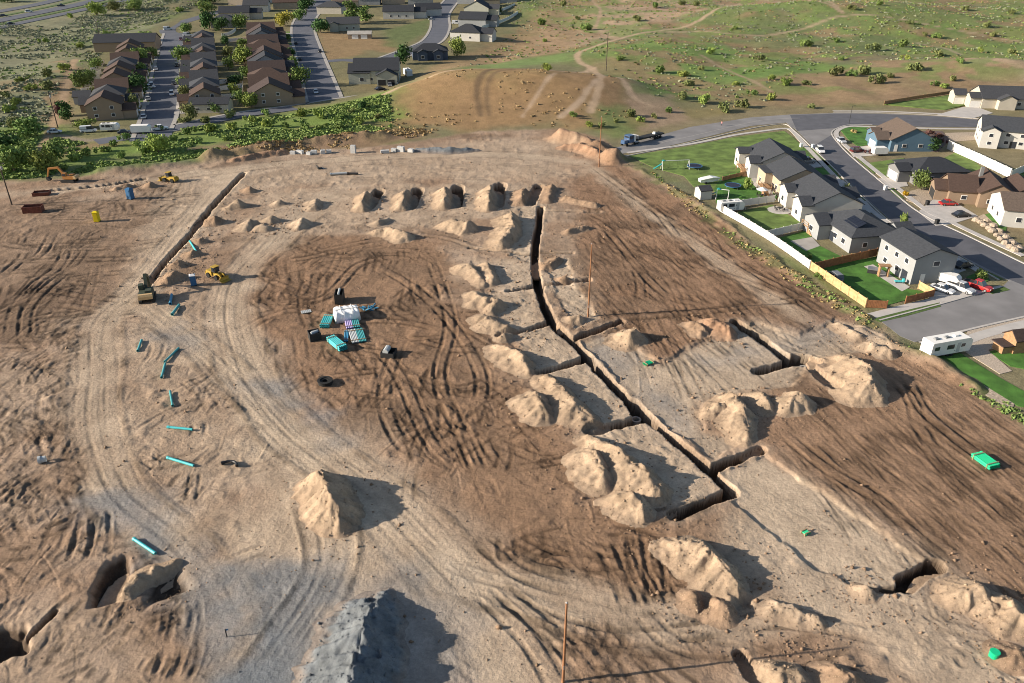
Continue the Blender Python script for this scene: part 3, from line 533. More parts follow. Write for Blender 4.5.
P_('brown heap in the upper right of the trench head', [(570,228,1.5),(586,225,1.2)], g4, m='brown')
P_('pale small heap beside the branch trench at the mid pole', [(579,314,1.8)], g4)
P_('smooth tan heap right of the mid pole with a pointed shadow', [(634,327,3.2),(628,332,2.6)], g4, sub=.3)
P_('rough brown heap at left end of the right branch trench', [(696,321,1.8),(703,328,1.6)], g4, m='brown')
P_('orange brown heap beside the right branch trench', [(716,318,2.2),(728,325,2.3)], g4, m='red')
P_('pale flat heap left of the paired heaps on the right', [(722,402,2.0),(713,408,1.4)], g4, sub=.5)
P_('sharp crested tan heap with deep shadow, left of the pair', [(737,395,3.0),(744,408,2.8),(748,428,2.0)], g4, sub=.8)
P_('tan heap joined to the back of the sharp crested heap', [(763,391,2.4),(768,398,2.2)], g4, sub=.8)
P_('rounded tan heap right of the sharp crested heap', [(793,396,2.6),(803,392,3.0)], g4, sub=.5)
P_('big round topped heap right of the manhole', [(848,354,2.4),(858,357,3.4),(870,367,4.2),(872,380,3.6)], g4, sub=.6)
P_('pale berm at the upper right of the manhole pad', [(872,341,1.8),(889,346,2.0)], g4, m='pale', sub=.5)
P_('pale berm along the back edge of the manhole pad', [(838,322,1.2),(858,333,1.4)], g4, m='pale', sub=.6)
P_('tall grooved tan heap left of centre with its shadow to the right', [(320,470,4.6),(324,484,4.5),(331,499,4.2),(338,513,2.8)], None, slope=.98, lump=.6, sub=.15, asym=.05)
P_('large grey gravel heap at the bottom of the picture', [(384,592,1.0),(372,604,3.4),(362,626,4.6),(352,664,4.8),(342,700,4.2),(334,720,2.6)], None, m='gravel', slope=.70, lump=.62, sub=.4, asym=.2, name='gravel_pile', cat='gravel pile')
P_('grey gravel ridge behind the far row at the site edge', [(418,148,1.2),(435,146.5,2.0),(450,147,2.2),(466,147,1.8),(477,149,.8)], None, m='gravel', sub=.8, name='gravel_pile', cat='gravel pile')
P_('long crest of soil beside the open pit at lower left', [(128,585,1.4),(140,577,1.4),(158,569,1.1),(174,562,.8)], g6, sub=.2, slope=1.0)
P_('broad tan heap curving round tyre ruts near the bottom', [(680,540,2.0),(702,541,3.0),(722,562,3.0),(738,586,2.2)], g6, sub=.7)
P_('low brown heap in front of the curved tan heap', [(700,598,1.6),(725,604,1.8)], g6, m='brown')
P_('round heap with bucket tooth marks at lower right', [(965,585,2.2),(980,584,2.8),(990,600,2.0)], g6, m='tan', sub=.6)
P_('tan heap behind the tooth marked heap at the right edge', [(1012,598,2.6),(1022,612,2.4)], g6, m='tan', sub=.8)
P_('pale heap at the bottom edge, left of the pair', [(785,668,2.2),(800,672,1.8)], g6)
P_('dark based heap at the bottom edge, right of the pair', [(852,675,2.2),(838,668,1.6)], g6, m='brown')
P_('small tan lump below the pale roadbed at its lower end', [(870,588,1.2)], None, m='pale', sub=0)
P_('tan heap at the right edge below the tooth marks', [(1020,648,1.8)], g6, m='brown')
P_('small bright heap beside the lower end of the long trench', [(780,606,1.4),(815,616,1.2)], g6, m='pale')
P_('reddish bank of soil at the head of the right field', [(566,144,1.8),(580,143,2.6),(596,150,2.2)], None, m='red', sub=.8)
P_('reddish soil bank at the far left of the site edge', [(236,157,1.6),(262,151,2.2),(284,149,1.8)], None, m='red', sub=.8)

# loose clods and stones strewn over the worked ground
def clods(name, n, seed, m):
    r = np.random.default_rng(seed); A = []
    for o in [q for q in COL.objects if q.name.startswith(('dirt_pile', 'gravel_pile'))]:
        if ('gravel' in o.name) != (m == 'gravel'): continue
        d = max(o.dimensions.x, o.dimensions.y) / 2; k = int(n * .012); a = r.uniform(0, 6.28, k); rr = d * r.uniform(.55, 1.45, k); A.append(np.stack([o.location.x + rr * np.cos(a), o.location.y + rr * np.sin(a)], 1))
    if m != 'gravel':
        pts = PL(SITE); X = r.uniform(-110, 110, n); Y = r.uniform(50, 260, n); ok = (poly_sd(X, Y, pts) > 2) & (fbm(X, Y, 8, 3, 640) > .52); A.append(np.stack([X[ok], Y[ok]], 1))
    A = np.concatenate(A); z = terr(A[:, 0], A[:, 1]); ok_ = [np.concatenate(v) for k_, v in SURF.items() if (k_ == 'gravel') == (m == 'gravel')]; sf = np.concatenate(ok_); sf = sf[r.integers(0, len(sf), n)]; A = np.concatenate([A, sf[:, :2]]); z = np.concatenate([z, sf[:, 2]]); N = len(A); ns = len(sf); s = r.uniform(.05, .15, N) * (1 + 1.3 * (r.random(N) > .93)); s[-ns:] *= .62; cc = np.array(PILE[m + '_c'])[None] * r.uniform(.6, 1.1, (N, 1)); cc[-ns:] = np.array(PILE['gravel_c' if m == 'gravel' else 'tan_c'])[None] * r.uniform(.75, 1.15, (ns, 1)); base = np.array([(1, 0, 0), (-1, 0, 0), (0, 1, 0), (0, -1, 0), (0, 0, .8), (0, 0, -.8)]); T = np.array([(0, 2, 4), (2, 1, 4), (1, 3, 4), (3, 0, 4), (2, 0, 5), (1, 2, 5), (3, 1, 5), (0, 3, 5)])
    V = base[None] * s[:, None, None] * r.uniform(.65, 1.25, (N, 6, 1)) + r.normal(size=(N, 6, 3)) * s[:, None, None] * .2 + np.concatenate([A, z[:, None] + s[:, None] * .3], 1)[:, None, :]
    Fq = (T[None] + 6 * np.arange(N)[:, None, None]).reshape(-1, 3); me = fast_mesh(name, V.reshape(-1, 3), Fq, PILE[m], False, 3); set_col(me, np.repeat(cc, 6, 0)); tag(link(name, me), kind='stuff')
clods('soil_clods', 9000, 3, 'brown'); clods('gravel_stones', 900, 4, 'gravel')
# ================================================================== ROADS, PAVEMENTS, LAWNS
M = {}
M['asphalt'] = mat('asphalt', (.20, .192, .19), .9, .20, .14, .01, 12); M['asphalt_dark'] = mat('asphalt_dark', (.10, .10, .112), .9, .14, .3, .01, 12); M['asphalt_far'] = mat('asphalt_far', (.10, .105, .125), .9, .12, .2)
M['concrete'] = mat('concrete', (.43, .40, .37), .9, .10, .5); M['concrete_old'] = mat('concrete_old', (.34, .315, .285), .9, .12, .5)
M['lawn'] = mat('lawn', (.060, .150, .024), .95, .40, .35, .05, 9); M['lawn_dry'] = mat('lawn_dry', (.115, .170, .040), 1.0, .40, .3, .05, 9); M['verge'] = mat('verge', (.075, .12, .03), .95, .25, .6, .05, 9)
M['rock'] = mat('rock_bed', (.36, .29, .22), .95, .3, 2.5, .12, 3); M['gravelbed'] = mat('gravel_bed', (.40, .33, .26), .95, .25, 4, .06, 6); M['mulch'] = mat('mulch', (.12, .085, .075), .95, .3, 2, .08, 5)
M['paint'] = mat('road_paint', (.72, .70, .66), .7, .1)
def pip(pts, z, name, m, world=False, up=None, kind='structure'):
    return tag(MB().prism(pts if world else PL(pts), z - .3, z).build(name, M[m]), kind=kind)
def strip_pts(pts, w, n=8, world=False):
    q = np.array(spline(pts if world else PL(pts), n=n)); t = np.gradient(q, axis=0); t /= np.linalg.norm(t, axis=1)[:, None] + 1e-9; nn = np.stack([-t[:, 1], t[:, 0]], 1)
    return q, nn
def strip(name, px, w, z, m, off=0.0, th=.3, world=False, kind='structure'):
    q, nn = strip_pts(px, w, world=world); a = q + nn * (off - w / 2); b = q + nn * (off + w / 2); mb = MB(); n = len(q)
    vs = [(p[0], p[1], z) for p in a] + [(p[0], p[1], z) for p in b] + [(p[0], p[1], z - th) for p in a] + [(p[0], p[1], z - th) for p in b]; fs = []
    for i in range(n - 1): fs += [(i, i + 1, n + i + 1, n + i), (2 * n + i, 2 * n + i + 1, i + 1, i), (n + i, n + i + 1, 3 * n + i + 1, 3 * n + i)]
    mb.add(vs, fs); o = mb.build(name, M[m]); return tag(o, kind=kind) if kind else o
# right-hand streets
UP_FAR = [(613,148.5),(640,140.5),(690,127),(750,117.5),(790,114.5),(833,113),(880,113.5),(936,116),(989,120.5),(1060,128)]; UP_NEAR = [(1060,137),(989,127.5),(940,127),(872,125),(845,125),(836,127.5)]
RS_R = [(831,134),(838,143),(851.6,157),(885,185),(918.6,212),(970,237),(1023,263),(1060,281)]; RS_L = [(1055,304),(1040,300),(1008,280),(984,269.5),(960,255.5),(925,236.5),(892,221.5),(870.6,202.5),(858,191),(843,176),(833,166),(813,146.5),(797,130.5),(786,122)]
pip(UP_FAR + [(1060,137)] + UP_NEAR[1:] + RS_R + RS_L[:-1] + [(786,122.5),(750,126),(700,138.5),(660,148),(619,154)], .0, 'road', 'asphalt')
pip([(1050,290),(1008,281),(1000,289),(965,298),(940,305),(881,321),(900,336),(915,342),(968,328.6),(1024,315.5),(1080,303)], -.004, 'road', 'asphalt')
pip([(797,131),(836,128),(844,125.3),(872,125.2),(900,126),(935,127),(989,127.3),(989,120.8),(936,116.4),(880,113.9),(833,113.6),(790,115)], .004, 'road_resurfacing', 'asphalt_dark')
pip([(813,146.3),(832,134.5),(838,143),(851.5,157),(885,185),(918,211.5),(969.5,237.3),(1022,263.2),(1055,279),(1040,292),(1008,279),(960,255),(892,221),(858,190.4)], .005, 'road_resurfacing', 'asphalt_dark')
strip('kerb', [(625,156),(660,149),(700,140),(750,128.5),(783,124),(795,131),(812,147),(833,167),(857,191.5),(870,203),(892,222.5),(925,237.5),(959,256.5),(983,270.5),(1000,280)], .35, .12, 'concrete', off=-.2)
strip('pavement', [(627,152.8),(690,144),(735,135),(768,130.3),(783,128.6),(791,130),(800,139.5),(811,151.5),(839.5,181),(856,196),(876,214)], 1.5, .05, 'concrete')
strip('pavement', [(876,214),(893,226),(930,243),(958,259.5),(984,274)], 1.5, .05, 'concrete')
strip('kerb', [(872,124.6),(850,124.8),(838,127.6),(831,133),(838,143.5),(851.6,157.5),(885,185.5),(918.6,212.5),(970,237.5),(1023,263.5),(1050,276)], .4, .12, 'concrete', off=.2)
strip('pavement', [(990,129),(940,128.6),(873,126.8),(851,126.3),(840,129),(836,134),(842,142),(856.5,155),(890,182),(927,210.5),(945,219),(975,233.5),(1024,256)], 1.6, .06, 'concrete', off=0)
strip('kerb', [(833,112.5),(880,113),(936,115.4),(989,120),(1060,127)], .4, .12, 'concrete', off=.2); strip('pavement', [(833,111),(880,111.3),(936,113.6),(960,115)], 1.3, .05, 'concrete')
strip('pavement', [(869,316.5),(905,307.5),(940,299.5)], 2.0, .05, 'concrete'); strip('kerb', [(880,321),(940,305),(965,298),(1000,288)], .35, .12, 'concrete', off=.2)
strip('kerb', [(918,342.5),(968,329.3),(1024,316.3),(1080,303.8)], .5, .12, 'concrete', off=-.2); strip('pavement', [(965,341),(985,334),(1024,324),(1080,311)], 2.2, .05, 'concrete')
pip([(968,329.6),(1024,316.8),(1080,304.5),(1080,309),(1024,322),(985,331.5),(966,335)], .03, 'planting_bed', 'gravelbed')
strip('road_joint', [(640,147.5),(700,134),(760,120.5),(800,118)], .18, .006, 'concrete_old', th=.004)
# lawns
LAWN = [([(629,156),(690,146),(735,137),(770,132.5),(784,131),(794,138),(804,148),(790,156),(770,148),(757,171),(733,176),(722,197),(712,190),(697,190),(684,176),(655,168)], 'lawn_dry', .03), ([(722,176),(745,170),(757,174),(781,192),(774,201),(720,208),(716,202),(715,188)], 'lawn', .035), ([(735,212.5),(772,204.5),(806,226),(766,235.8),(752,224)], 'lawn_dry', .03),
    ([(771,240),(812,229),(821,234),(792,242),(806,250),(820,246),(850,261),(816,266),(800,258)], 'lawn', .03), ([(813,269),(876,256.5),(908,289),(932,292.5),(906,300),(884,306),(868,302.5)], 'lawn', .03), ([(872,319),(905,310),(938,302),(941,306.5),(905,316.5),(880,322)], 'verge', .03),
    ([(839,128.5),(852,127),(873,127.5),(873,144),(858,146.5),(848,139)], 'lawn', .045), ([(868,163),(904,158),(906,176),(884,177.5)], 'lawn_dry', .045), ([(884,104),(962,93),(968,104),(945,110)], 'lawn_dry', .03), ([(981,216),(1010,206),(1006,231),(990,229)], 'lawn', .03),
    ([(938,357),(960,353),(1000,378),(1040,400),(1040,410),(1018,406)], 'lawn', .03), ([(989,352),(1010,346),(1040,352),(1040,372),(1010,366)], 'lawn', .03), ([(804,151.5),(811,147),(838,173),(833,175)], 'verge', .04), ([(846,187),(851,186),(868,201),(861,200)], 'verge', .04), ([(857,158.5),(862,158),(878,172),(874,173.5)], 'verge', .04), ([(888,189),(893,188),(904,198),(900,199)], 'verge', .04),
    ([(968,276),(982,271),(990,280),(975,287),(960,284)], 'lawn', .05), ([(985,290),(1004,287),(1010,290),(992,294)], 'verge', .05), ([(982,270.8),(986,271),(1003,279),(1000,280)], 'verge', .05), ([(795,152),(805,148),(812,156),(797,157)], 'lawn', .035), ([(809,169),(830,167),(841,179),(820,180)], 'lawn', .035), ([(940,160),(960,150),(985,170),(995,180),(965,176)], 'lawn_dry', .03), ([(1010,170),(1024,166),(1040,180),(1024,185)], 'lawn_dry', .03)]
for px, m, z in LAWN: pip(px, z, 'lawn', m)
for px, m, z in (([(918,212),(936,197),(945,193),(958,204),(978,216),(952,224),(936,226)], 'concrete', .04), ([(876,178.5),(905,178),(908,186),(889,188.5)], 'concrete', .04), ([(847,148),(872,145.5),(881,155),(854,157)], 'concrete', .04), ([(936,115.2),(963,107),(976,106.5),(993,113),(972,118.5)], 'concrete', .04), ([(925,296),(962,280),(984,289),(1000,285.5),(1003,287),(965,297),(941,303)], 'concrete', .035),
    ([(797,159),(820,158),(831,165),(806,169)], 'concrete', .04), ([(816,182),(843,180),(851,187),(826,194)], 'concrete', .04), ([(840,200),(866,201),(876,212),(850,215)], 'concrete', .04), ([(936,268),(950,261),(966,270),(950,276)], 'concrete', .04), ([(790,241),(812,237),(820,246),(806,251)], 'concrete_old', .033), ([(756,173),(768,182),(776,200),(762,193),(748,180)], 'concrete', .04), ([(864,266.5),(873,264.5),(910,287),(902,291.5)], 'concrete', .04),
    ([(910,191),(925,187),(938,196),(922,206),(906,200)], 'rock', .03), ([(942,356),(966,341.5),(985,334.5),(1024,325),(1024,344),(1008,343.5),(988,350),(1012,371),(1000,374),(962,350)], 'gravelbed', .025), ([(968,362),(1016,400),(1012,410),(985,395),(950,368)], 'rock', .02), ([(920,131),(942,131),(950,140),(938,152),(926,151)], 'mulch', .03), ([(975,218),(990,228),(1008,248),(1018,252),(1022,246),(1000,229),(984,214)], 'rock', .035), ([(945,133),(1005,131),(1000,138),(950,142)], 'rock', .025)):
    pip(px, z, {'concrete': 'driveway', 'concrete_old': 'patio', 'rock': 'rock_bed', 'gravelbed': 'gravel_bed', 'mulch': 'planting_bed'}[m], m)
# left-hand streets
strip('road', [(152,140),(160.5,110),(167,70),(172,45),(175,33)], 11.5, .0, 'asphalt_far'); strip('road', [(96,142),(140,135),(180,127),(240,115),(300,107),(345,100),(380,95),(410,88)], 7.5, .006, 'asphalt_far')
strip('road', [(326,104),(318,80),(308,50),(303,30),(306,18),(318,5),(330,-8)], 13, .003, 'asphalt_far'); strip('road', [(385,60),(412,50),(432,41),(440,28),(441,14),(452,0),(470,-14)], 11, .003, 'asphalt_far'); strip('road', [(318,62),(345,60),(372,62),(388,58)], 6.5, -.003, 'asphalt_far')
strip('road', [(178,35),(168,32),(172,26),(200,17),(240,6),(262,0),(300,-14)], 9, .009, 'asphalt_far')
for px, o in (([(152,140),(160.5,110),(167,70),(172,45),(175,33)], 6.1), ([(152,131),(160.5,110),(167,70),(172,45)], -6.1), ([(326,104),(318,80),(308,50),(303,30),(306,18),(318,5)], 6.8), ([(324,98),(318,80),(308,50),(303,30),(306,18),(318,5)], -6.8), ([(180,127),(240,115),(300,107),(345,100),(380,95)], 4.2), ([(388,59),(412,50),(432,41),(440,28),(441,14),(452,0)], 5.9), ([(395,57),(412,50),(432,41),(440,28),(441,14),(452,0)], -5.9)):
    strip('pavement', px, 1.5, .10, 'concrete_old', off=o)
for px, w_ in (([(-40,18),(0,11.5),(40,4),(70,-3),(100,-10)], 11), ([(-40,28.5),(0,20.5),(50,10.5),(90,2),(120,-6),(150,-12)], 13), ([(-40,36),(0,27.5),(50,17),(90,8.5),(120,2),(160,-8),(190,-14)], 8)): strip('highway', px, w_, .25, 'asphalt_far', th=.9)
for px in ([(-40,24),(0,16.4),(45,7.6),(80,-.4),(110,-8)], [(-40,32.4),(0,24.4),(50,14),(90,5.5),(120,-1.5),(150,-9)]): strip('grass_median', px, 4, .2, 'verge', th=.9)
for u0, v0, L_ in ((183,112,1),(186,96,1),(188,84,1),(190,72,1),(189,58,1),(189,48,1),(141,104,0),(144,92,0),(147,80,0),(150,66,0),(152,54,0),(297,88,2),(294,74,2),(291,60,2),(288,46,2),(286,34,2)):
    x, y = P(u0, v0); MB().at(x, y, 0, R(19)).box(-3, 3, -2.6, 2.6, -.1, .05).build('driveway', M['concrete_old'])['kind'] = 'structure'
    MB().at(x - math.sin(R(19)) * 6.6, y + math.cos(R(19)) * 6.6, 0, R(19)).box(-2.6, 2.6, -3, 3, -.1, .04).build('lawn', M['lawn_dry'])['kind'] = 'structure'
# ================================================================== HOUSES
for k, c in (('white', (.50, .48, .44)), ('cream', (.44, .40, .33)), ('beige', (.38, .31, .23)), ('tanwall', (.29, .215, .15)), ('greywall', (.27, .28, .285)), ('bluewall', (.085, .145, .20)), ('darkwall', (.18, .18, .18)), ('brownwall', (.25, .18, .125)), ('navy', (.07, .09, .13)), ('sage', (.36, .36, .30))): M[k] = mat('siding_' + k, c, .75, .05, .6)
for k, c in (('shingle_grey', (.046, .050, .058)), ('shingle_dark', (.030, .033, .040)), ('shingle_brown', (.072, .046, .036)), ('shingle_tan', (.115, .086, .068)), ('shingle_char', (.048, .050, .056)), ('shingle_red', (.055, .038, .034))): M[k] = mat(k, c, .95, .18, 2.2, .03, 5)
M['trim'] = mat('white_trim', (.74, .72, .68), .6, .04); M['glass'] = mat('window_glass', (.03, .035, .045), .15, .05, spec=.6); M['garage'] = mat('garage_door', (.66, .64, .60), .6, .05); M['dark'] = mat('dark_opening', (.03, .03, .03), .9, .1)
M['wood'] = mat('deck_wood', (.32, .19, .10), .85, .2, 2); M['wood_pale'] = mat('cedar_fence', (.50, .34, .17), .85, .18, 1.5); M['wood_red'] = mat('red_cedar', (.29, .13, .06), .85, .2, 1.5); M['solar'] = mat('solar_panel', (.012, .014, .022), .3, .1, spec=.5)
def house(label, x, y, rz, L, D, he, wall, roof, rtype='gx', pitch=.42, wings=(), win=(), doors=(), garage=(), cat='house', group=None, over=.45, chimney=None, deck=None):
    """local x along L, y along D; windows as (face, s, z, w, h), face in n s e w; wings: (x0,x1,y0,y1,he,type) blocks"""
    t = empty('house', (x, y, 0), rz, label, cat, group); W_ = MB(); Rf = MB(); blocks = [(-L / 2, L / 2, -D / 2, D / 2, he, rtype)] + list(wings)
    for bi, (x0, x1, y0, y1, h, ty) in enumerate(blocks):
        e = .003 * bi; W_.box(x0 + e, x1 - e, y0 + e, y1 - e, -.4, h); cx, cy = (x0 + x1) / 2, (y0 + y1) / 2
        if ty in ('gx', 'gy'):
            s = (y1 - y0) / 2 if ty == 'gx' else (x1 - x0) / 2; rise = s * pitch; l0, l1 = (x0, x1) if ty == 'gx' else (y0, y1); c0 = cy if ty == 'gx' else cx
            def q(l, k, z): return (l, k, z) if ty == 'gx' else (k, l, z)
            for l, ll in ((l0, l0 + .12), (l1 - .12, l1)): W_.add([q(l, c0 - s, h), q(l, c0 + s, h), q(l, c0, h + rise), q(ll, c0 - s, h), q(ll, c0 + s, h), q(ll, c0, h + rise)], [(0, 1, 2), (5, 4, 3), (0, 3, 4, 1), (1, 4, 5, 2), (2, 5, 3, 0)])
            for sg in (-1, 1):
                so_ = s + over; ze = h - over * pitch + .02; zr = h + rise + .02; a0, a1 = l0 - over * .7, l1 + over * .7; th = .2
                vs = [q(a0, c0 + sg * so_, ze), q(a1, c0 + sg * so_, ze), q(a1, c0, zr), q(a0, c0, zr)]; vs += [(p[0], p[1], p[2] + th) for p in vs]
                Rf.add(vs, [(0, 1, 2, 3), (7, 6, 5, 4), (0, 4, 5, 1), (1, 5, 6, 2), (2, 6, 7, 3), (3, 7, 4, 0)])
        elif ty == 'hip':
            a0, a1, b0, b1 = x0 - over, x1 + over, y0 - over, y1 + over; s = min(a1 - a0, b1 - b0) / 2; z0 = h - .02; zr = h + s * pitch; lx = (a1 - a0) > (b1 - b0)
            r0 = (a0 + s, (b0 + b1) / 2, zr) if lx else ((a0 + a1) / 2, b0 + s, zr); r1 = (a1 - s, (b0 + b1) / 2, zr) if lx else ((a0 + a1) / 2, b1 - s, zr)
            vs = [(a0, b0, z0), (a1, b0, z0), (a1, b1, z0), (a0, b1, z0)]; vs += [(p[0], p[1], p[2] + .18) for p in vs] + [r0, r1]
            top = [(4, 5, 9, 8), (5, 6, 9), (6, 7, 8, 9), (7, 4, 8)] if lx else [(4, 5, 8), (5, 6, 9, 8), (6, 7, 9), (7, 4, 8, 9)]
            Rf.add(vs, [(3, 2, 1, 0), (0, 1, 5, 4), (1, 2, 6, 5), (2, 3, 7, 6), (3, 0, 4, 7)] + top)
        elif ty == 'flat': Rf.box(x0 - .3, x1 + .3, y0 - .3, y1 + .3, h, h + .18)
    W_.build('wall', M[wall], t); ro = Rf.build('roof', M[roof], t)
    if chimney: MB().box(chimney[0] - .4, chimney[0] + .4, chimney[1] - .4, chimney[1] + .4, he, chimney[2]).build('chimney', M['darkwall'], ro)
    def panel(face, s, z, w_, h, name, m, off=0.0, blk=0, out=.05, par=None):
        x0, x1, y0, y1 = blocks[blk][:4]; b = MB()
        if face == 's': b.box(s - w_ / 2, s + w_ / 2, y0 - out, y0 + .02, z, z + h)
        elif face == 'n': b.box(s - w_ / 2, s + w_ / 2, y1 - .02, y1 + out, z, z + h)
        elif face == 'w': b.box(x0 - out, x0 + .02, s - w_ / 2, s + w_ / 2, z, z + h)
        else: b.box(x1 - .02, x1 + out, s - w_ / 2, s + w_ / 2, z, z + h)
        return b.build(name, M[m], par or t)
    for wv in win:
        f, s, z, w_, h = wv[:5]; blk = wv[5] if len(wv) > 5 else 0
        fr = panel(f, s, z, w_, h, 'window', 'trim', blk=blk); panel(f, s, z + .12, w_ - .24, h - .24, 'pane', 'glass', blk=blk, out=.075, par=fr)
    for dv in doors: panel(dv[0], dv[1], 0, dv[2], 2.1, 'door', dv[3] if len(dv) > 3 else 'trim', blk=dv[4] if len(dv) > 4 else 0)
    for gv in garage: panel(gv[0], gv[1], 0, gv[2], 2.3, 'garage_door', gv[3] if len(gv) > 3 else 'garage', blk=gv[4] if len(gv) > 4 else 0)
    return t
def wins(face, ss, zs, w_=1.3, h=1.3, blk=0): return [(face, s, z, w_, h, blk) for z in zs for s in ss]
# right street, the row with its backs to the site; local y points to the street
def rowpos(u, v): return P(u, v)
# each: world centre, heading of local +y (towards the street = world +x)
HZ = R(-90)
house('two storey grey house with plain gable roof at the street corner', 84.0, 153.2, R(-80), 12, 9.2, 5.6, 'greywall', 'shingle_grey', 'gx', .36, win=wins('s', (-3.6, 0, 3.4), (3.5,), 1.3, 1.2) + wins('s', (-3.2, 1.0), (.9,), 1.4, 1.2) + wins('e', (.2,), (3.6,), 1.5, 1.2) + wins('w', (0,), (3.6, .9)) + wins('n', (-3, 3), (3.5,)), doors=[('s', 3.6, 1.8, 'glass'), ('e', -2.2, 1.0)], garage=[('n', -2.5, 4.8)])
h4 = house('grey house with dark hipped roof carrying a solar array', 78.8, 171.3, R(-80), 15, 12, 3.6, 'greywall', 'shingle_grey', 'hip', .48, wings=[(-7.5, -1.0, -9.0, -5.9, 3.6, 'gy'), (1, 7.5, 5.9, 9.5, 3.5, 'gy')], win=wins('s', (1.2, 4.6), (1.1,), 1.6, 1.3) + wins('e', (-2.5, 2.0), (1.1,), 1.2, 1.2) + wins('s', (-4.2,), (1.1,), 1.8, 1.3, 1), doors=[('s', -.2, 1.8, 'glass')], garage=[('n', 4.2, 4.8, 'garage', 2)])
sp = MB()
for i in range(5):
    for j in range(2):
        yy = -5.2 + j * 1.75; sp.add([(.3 + i * 1.05, yy, 4.22 + (yy + 5.2) * .48), (1.3 + i * 1.05, yy, 4.22 + (yy + 5.2) * .48), (1.3 + i * 1.05, yy + 1.65, 4.22 + (yy + 6.85) * .48), (.3 + i * 1.05, yy + 1.65, 4.22 + (yy + 6.85) * .48)] + [(a, b, c + .08) for a, b, c in [(.3 + i * 1.05, yy, 4.22 + (yy + 5.2) * .48), (1.3 + i * 1.05, yy, 4.22 + (yy + 5.2) * .48), (1.3 + i * 1.05, yy + 1.65, 4.22 + (yy + 6.85) * .48), (.3 + i * 1.05, yy + 1.65, 4.22 + (yy + 6.85) * .48)]], [(3, 2, 1, 0), (4, 5, 6, 7), (0, 1, 5, 4), (1, 2, 6, 5), (2, 3, 7, 6), (3, 0, 4, 7)])
sp.build('solar_panel', M['solar'], h4)
house('white house with grey roof and two lit rear gables above a round patio', 77.5, 190.5, R(-86), 15.5, 12.5, 4.2, 'white', 'shingle_grey', 'gx', .46, wings=[(-7.75, -2.6, -8.2, -6.0, 4.2, 'gy'), (2.2, 7.75, -8.6, -6.0, 4.2, 'gy'), (-6, 0, 6.0, 9.0, 3.4, 'gy')], win=wins('s', (-5.2,), (1.0,), 1.5, 1.4, 1) + wins('s', (5.0,), (1.0,), 1.4, 1.3, 2) + wins('s', (0,), (1.0,), 1.6, 1.3) + wins('e', (0,), (1.0,)) + wins('w', (-1, 3), (1.0, ), 1.1, 1.2), doors=[('s', 1.6, 1.6, 'glass')], garage=[('n', -3, 4.8, 'garage', 3)])
house('beige house with plain grey roof and wooden rear deck', 75.5, 207.0, R(-88), 12.5, 12, 4.6, 'beige', 'shingle_grey', 'gx', .44, wings=[(-6.25, 0, -8.0, -5.9, 4.6, 'flat'), (0, 6, 5.9, 9, 3.4, 'gy')], win=wins('s', (3.6,), (1.2, ), 1.5, 1.3) + wins('s', (-3.6,), (1.2,), 1.3, 1.2, 1) + wins('w', (-2, 2), (1.2,), 1.2, 1.2), doors=[('s', 1.0, 1.6, 'glass')], garage=[('n', 3, 4.8, 'garage', 2)])
house('white house with dark valleys between grey roof gables, farthest of the row', 75.0, 224.0, R(-90), 14.5, 12.5, 4.4, 'white', 'shingle_grey', 'gx', .46, wings=[(-7.2, -2.8, -9.4, -6.0, 4.4, 'gy'), (2.0, 7.2, -8.8, -6.0, 4.4, 'gy'), (-6, 0, 6, 9, 3.4, 'gy')], win=wins('s', (-5,), (1.2,), 1.4, 1.3, 1) + wins('s', (4.6,), (1.2,), 1.4, 1.3, 2) + wins('w', (-2, 2), (1.2,), 1.2, 1.2) + wins('e', (0,), (1.2,)), doors=[('s', 0, 1.8, 'glass')], garage=[('n', -3, 4.8, 'garage', 3)])
# far side of the street; local -y faces the street on their west side
x, y = P(904, 151); house('blue house with a tan roof on the bend of the street', x + 2, y + 6.5, R(0), 13.5, 14, 3.6, 'bluewall', 'shingle_tan', 'gy', .5, wings=[(-10.5, -6.6, -5.5, 1.0, 3.4, 'gx'), (-9, -6.6, 1.5, 6.5, 3.4, 'gx')], win=wins('s', (-2.5, 2.5), (1.1,), 1.4, 1.2) + wins('e', (-3, 3), (1.1,)), doors=[('s', -5, 1.0)], garage=[('w', -2.4, 4.6, 'garage', 1)])
x, y = P(942, 184); house('low house with a dark hipped roof behind the street tree', x - 1, y + 6.0, R(5), 15, 12, 3.2, 'darkwall', 'shingle_dark', 'hip', .42, wings=[(-11, -7.4, -3.5, 2.5, 3.2, 'gx')], win=wins('s', (-3, 1.5, 5), (1.0,), 1.4, 1.2) , garage=[('w', -.5, 4.6, 'garage', 1)])
x, y = P(985, 208); house('brown house with three brown gables and an open garage', x + 4, y + 7.0, R(-14), 8, 15, 3.8, 'brownwall', 'shingle_brown', 'gy', .55, wings=[(-10.6, -4.0, -5.5, 4.5, 3.3, 'gx'), (3.98, 11, -5.5, 6.0, 3.5, 'gy'), (-13.6, -10.5, -4.0, 2.0, 3.0, 'gx')], win=wins('s', (-1.5, 1.8), (1.0,), 1.4, 1.2) + wins('s', (6, 9), (1.0,), 1.3, 1.2, 2) + wins('s', (-7,), (1.,), 1.4, 1.2, 1), garage=[('w', -1.2, 4.8, 'dark', 3)], chimney=(-2, 3, 7.4))
x, y = P(1012, 232); house('white walled house cut by the right edge beside a green bank', x + 7, y + 8.0, R(-14), 13, 12, 4.2, 'white', 'shingle_tan', 'gx', .4, win=wins('w', (-2.0, 2.4), (1.2,), 1.2, 1.2) + wins('s', (-3, 2), (1.2,)))
